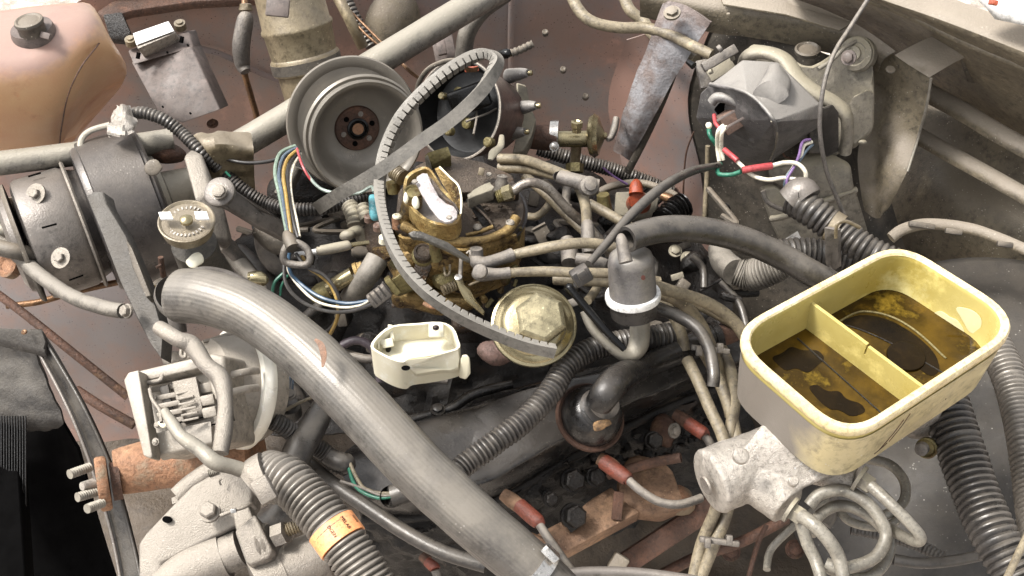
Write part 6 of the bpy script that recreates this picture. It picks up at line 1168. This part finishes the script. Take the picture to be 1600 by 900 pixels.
LW('blue wire falling from the ring into the connector run', M('blue_insulation', (72, 104, 132), (56, 84, 110), 30, .4, 0, .05), [(452, 392, 7), (452, 420, 6), (466, 440, 5), (500, 464, 5), (540, 474, 5), (576, 470, 5.4)], 3)
LW('outer black wire sagging to the grey-black plug', m_wdk, [(446, 392, 6.4), (446, 440, 5.4), (470, 470, 4.6), (510, 486, 4.6), (550, 486, 4.8), (584, 474, 5.4)], 3)
LW('pale wire along the sagging run to the plug', m_wwh, [(448, 400, 5.8), (454, 430, 5), (490, 468, 4.8), (530, 480, 4.8), (560, 478, 5), (580, 468, 5.6)], 2.2)
LW('green wire end curling by the hose clamp', m_wgr, [(444, 426, 4), (430, 440, 3.6), (426, 456, 3), (430, 468, 2)], 2.6)
LW('second pale green wire curling beside it', m_wgr, [(450, 430, 4), (440, 446, 3.6), (438, 462, 3)], 2)
LW('red and white wire running under the pulley', m_wred, [(464, 232, 9), (474, 262, 9), (492, 288, 8), (514, 300, 7)], 2)
LW('pale green wire running under the pulley to the cyan cap', M('mint_insulation', (160, 176, 164), (140, 152, 142), 30, .4, 0, .05), [(466, 236, 8.6), (478, 268, 8.6), (500, 294, 8), (530, 302, 8), (560, 302, 8), (580, 292, 8.6), (584, 300, 8.6)], 2.6)
LW('thin wire dropping behind the alternator ring', m_wbl, [(444, 560, 0), (452, 584, 0), (452, 604, 0), (448, 620, 0)], 2)
LW('second thin wire dropping behind the alternator ring', m_wbl, [(460, 566, 0), (458, 590, 0), (456, 616, 0)], 2)
solo('plastic_ring_tie', 'grey plastic ring tying the left loom together', 'cable tie', MB().tube([(444, 392, 8), (452, 380, 8.4), (466, 380, 8.4), (480, 390, 8), (484, 406, 7.4), (476, 414, 7), (452, 412, 7), (443, 404, 7.4)], 6, close=True, n=10), m_boot)
solo('wire_tape_wrap', 'dark tape wrap where the left loom bunches', 'tape', MB().tube([(447, 364, 8.4, 6), (452, 374, 8.4, 11), (458, 388, 8.2, 12)], 9), m_dark_panel)
solo('spring_clamp', 'silvery spring clamp on the hose behind the radiator hose', 'hose clamp', MB().tube([(388, 434, 6, 9), (404, 434, 6, 11), (414, 440, 6, 8)], 9, n=14).box((404, 436, 8), (26, 12, 8), A(1, -.1, 0), bev=.1), m_gold)
tb('lower_radiator_stub', 'grey hose stub behind the left end of the radiator hose', 'hose', m_rub, [(356, 384, 0), (374, 410, 0), (392, 432, 1), (410, 462, 1)], 13)
t = T('split_conduit', 'black split conduit crossing behind the flat arm', 'conduit')
part(t, 'upper_run', MB().tube([(202, 180, 10), (222, 176, 10.4), (254, 186, 10), (282, 206, 9), (312, 236, 8), (340, 262, 6)], 9.5, n=18, rib=(6, .1)), m_cond)
part(t, 'lower_run', MB().tube([(352, 272, 5), (380, 296, 4), (414, 316, 3), (450, 326, 3), (500, 326, 3), (540, 316, 3), (576, 304, 3)], 10, n=18, rib=(5.5, .1)), m_rubd)
tb('thin_black_wire', 'thin black wire from the gusset to the pulley', 'wire', m_wdk, [(312, 232, 8), (340, 244, 7), (380, 254, 7), (420, 252, 7), (458, 240, 7)], 3)
tb('grey_spring_wire', 'tiny green tip wire at the split conduit joint', 'wire', m_wgr, [(352, 268, 6.4), (356, 272, 6.2), (360, 276, 6)], 2)
tb('short_grey_hose', 'short grey hose curving down beside the loom', 'hose', m_rub, [(462, 260, 2), (452, 282, 1), (440, 306, 0)], 13)
tb('curved_water_hose', 'grey curved hose in shadow under the flat arm', 'hose', m_boot, [(410, 360, -2), (412, 386, -3), (424, 410, -4), (446, 426, -5)], 13)
tb('hidden_curved_hose', 'thin dark hose curving beside the open white housing', 'hose', m_rubd, [(470, 520, 0), (480, 496, 0), (500, 480, 0)], 10)
tb('vacuum_pipe_run', 'thin grey pipe ending under the white housing', 'pipe', m_boot, [(540, 552, -1), (568, 560, -1), (590, 562, -1), (604, 578, -1), (640, 590, -1), (700, 594, -1)], 7)
tb('purple_hose_loop', 'dull violet hose loop left of the white housing', 'hose', M('violet_grey_rubber', (92, 80, 88), (72, 62, 68), 30, .5, 0, .2), [(534, 540, 0), (556, 532, .4), (580, 542, 0), (592, 572, -1), (594, 596, -2)], 7)
# front covers dark mass left-centre
t = T('water_pump', 'greasy black water pump and timing cover behind the radiator hose', 'water pump')
part(t, 'body', MB().blob((470, 500, -8), (70, 60, 40), 4, .25, 30).blob((400, 440, -10), (60, 60, 40), 4, .2, 30, seed=3), m_grime)
part(t, 'black_pipe', MB().tube([(370, 400, -6), (410, 440, -6), (440, 500, -7)], 22), m_rubd)
part(t, 'upper_lump', MB().blob((470, 290, -6), (50, 36, 30), 4, .25, 40, seed=5), m_grime)
part(t, 'pivot_cylinder', MB().tube([(450, 610, -4, 22), (460, 640, -4, 26)], 24), m_rubd)
t = T('oil_dipstick_boss', 'small ringed plug with wire loop right of the alternator', 'fitting')
part(t, 'plug', MB().lathe((452, 634, 1), A(0, .7, .7), [(-20, 18), (0, 18), (4, 14), (8, 14), (10, 9), (10, 0)], 28), m_rubd)
part(t, 'rings', MB().lathe((452, 618, 3), A(0, .7, .7), [(0, 11), (3, 11), (3, 8), (6, 8), (6, 0)], 24), m_boot)
tb('thin_rod_to_ring', 'thin tan rod behind the cream ring', 'rod', m_tan, [(440, 644, 2), (470, 628, 2), (506, 614, 2)], 2.4)
t = T('timing_bracket', 'dark round-edged strut standing under the radiator hose', 'bracket')
part(t, 'strut', MB().tube([(504, 636, 2, 18), (490, 664, 2, 22), (468, 700, 2, 24), (452, 740, 1, 24)], 22, n=20, flat=.8), m_cond)
part(t, 'foot', MB().tube([(456, 770, -1, 24), (440, 800, -2, 24), (420, 816, -3, 24)], 24, n=20), m_cond)
t = T('three_wire_lead', 'ribbed black lead opening into green and tan wires by a plug', 'cable')
part(t, 'ribbed_sleeve', MB().tube([(424, 656, 4), (446, 668, 3), (476, 690, 1), (500, 702, 0), (524, 722, -1), (542, 730, -1)], 14, n=20, rib=(5.6, .1)), m_rubd)
part(t, 'sleeve_end', MB().tube([(510, 712, -.5, 14), (536, 724, -.8, 17), (548, 720, -1, 13)], 14), m_cond)
part(t, 'green_wire', MB().tube([(544, 724, -.6), (550, 748, -.6), (562, 766, -.4), (590, 778, -.2), (612, 776, 0)], 3), m_wgr)
part(t, 'tan_wire', MB().tube([(546, 722, -.4), (556, 744, -.4), (568, 762, -.2), (590, 770, 0), (612, 771, .2)], 3), m_tan)
part(t, 'grey_wire', MB().tube([(532, 752, -.6), (552, 758, -.5), (574, 766, -.1), (594, 774, 0), (612, 774, .1)], 2.6), m_boot)
part(t, 'plug', MB().tube([(610, 776, 0, 17), (614, 775, 0, 18), (644, 766, .4, 18), (650, 765, .4, 12), (664, 762, .4, 9)], 16, n=20), m_cond)
tb('long_rubber_hose', 'long dark rubber hose running below the valve cover to the radiator hose', 'hose', m_cond, [(478, 722, -2), (520, 756, -2), (570, 790, -2), (630, 830, -2), (690, 862, -2), (760, 884, -2)], 12, n=20)
tb('valve_cover_conduit', 'ribbed dark conduit lying across the valve cover', 'conduit', m_cond, [(690, 762, 1), (724, 728, 1), (770, 694, 1.4), (820, 656, 1.6), (860, 612, 1.6), (886, 572, 1.8), (930, 544, 1.6), (990, 532, 1), (1060, 522, 0)], 18, n=24, rib=(8, .11))
# background clutter
t = T('orange_coil_cap', 'rust-orange rubber cap on a pale square plate in the shadows', 'cap')
part(t, 'plate', MB().prism([(962, 300, -7), (1002, 298, -6.6), (1030, 310, -7), (1024, 338, -9), (990, 340, -9), (960, 334, -9)], (0, .2, -.8), .12), m_cbody)
part(t, 'cap', MB().loft([[(978, 316, -7.6), (990, 300, -6), (1006, 300, -6), (1018, 316, -7.4), (1010, 332, -8.6), (986, 332, -8.6)], [(982, 312, -5.6), (991, 302, -4.8), (1004, 302, -4.8), (1014, 312, -5.6), (1006, 324, -6.2), (988, 324, -6.2)]], 4, 3).tube([(994, 304, -5, 12), (994, 290, -4.6, 10), (994, 284, -4.6, 6)], 10), m_orange)
part(t, 'body', MB().blob((1000, 352, -14), (66, 30, 26), 3, .1, 40), m_black)
part(t, 'ribs', MB().tube([(1036, 346, -8), (1052, 330, -8), (1068, 320, -8)], 18, rib=(7, .2)), m_black)
part(t, 'yellow_dot', MB().lathe((1015, 346, -9), A(0, .3, 1), [(0, 4), (1, 4), (1, 0)], 12), m_wye)
part(t, 'copper_fringe', MB().tube([(1034, 306, -8), (1050, 312, -8), (1062, 320, -8.6)], 7, wob=.4), m_copper)
tb('dim_ribbed_loom', 'dim ribbed loom running behind the brass valve', 'conduit', m_cond, [(840, 232, -10), (900, 250, -11), (960, 266, -12), (1010, 284, -13), (1050, 300, -14)], 11, rib=(5, .1))
tb('dim_magenta_wire', 'thin magenta wire behind the tilted boot', 'wire', m_wpu, [(942, 262, -6), (960, 276, -7), (980, 288, -8)], 1.8)
tb('dim_arched_hose', 'dim greenish hose arching over the orange cap', 'hose', m_fwall, [(936, 300, -9), (960, 290, -8.6), (1000, 286, -8.6), (1040, 298, -9), (1066, 316, -10), (1072, 346, -12)], 6)
tb('olive_elbow', 'olive elbow stub beside the tilted boot', 'fitting', m_olive, [(942, 304, -5, 10), (944, 318, -6, 11), (948, 334, -7, 10)], 10)
solo('rear_manifold_junk', 'small tan bolts and lugs in shadow behind the check valve', 'bolts', MB().bolt((1055, 392, -12), A(0, .4, 1), 7).bolt((1075, 404, -12), A(.2, .4, 1), 8).box((1058, 432, -12), (20, 10, 10), A(1, .3, 0)), m_cbody)
for i, (x0, y0, x1, y1, lab) in enumerate(((1080, 400, 1100, 450, 'dim dark lead hanging below the thick smooth hose'), (1126, 440, 1168, 520, 'dim dark lead right of the cable fan'), (1012, 400, 1020, 440, 'dim dark lead behind the check valve'))):
    tb('dim_lead', lab, 'cable', m_cond, [(x0, y0, -8), ((x0+x1)/2+8, (y0+y1)/2-6, -9), (x1, y1, -10)], 6)
finalise()
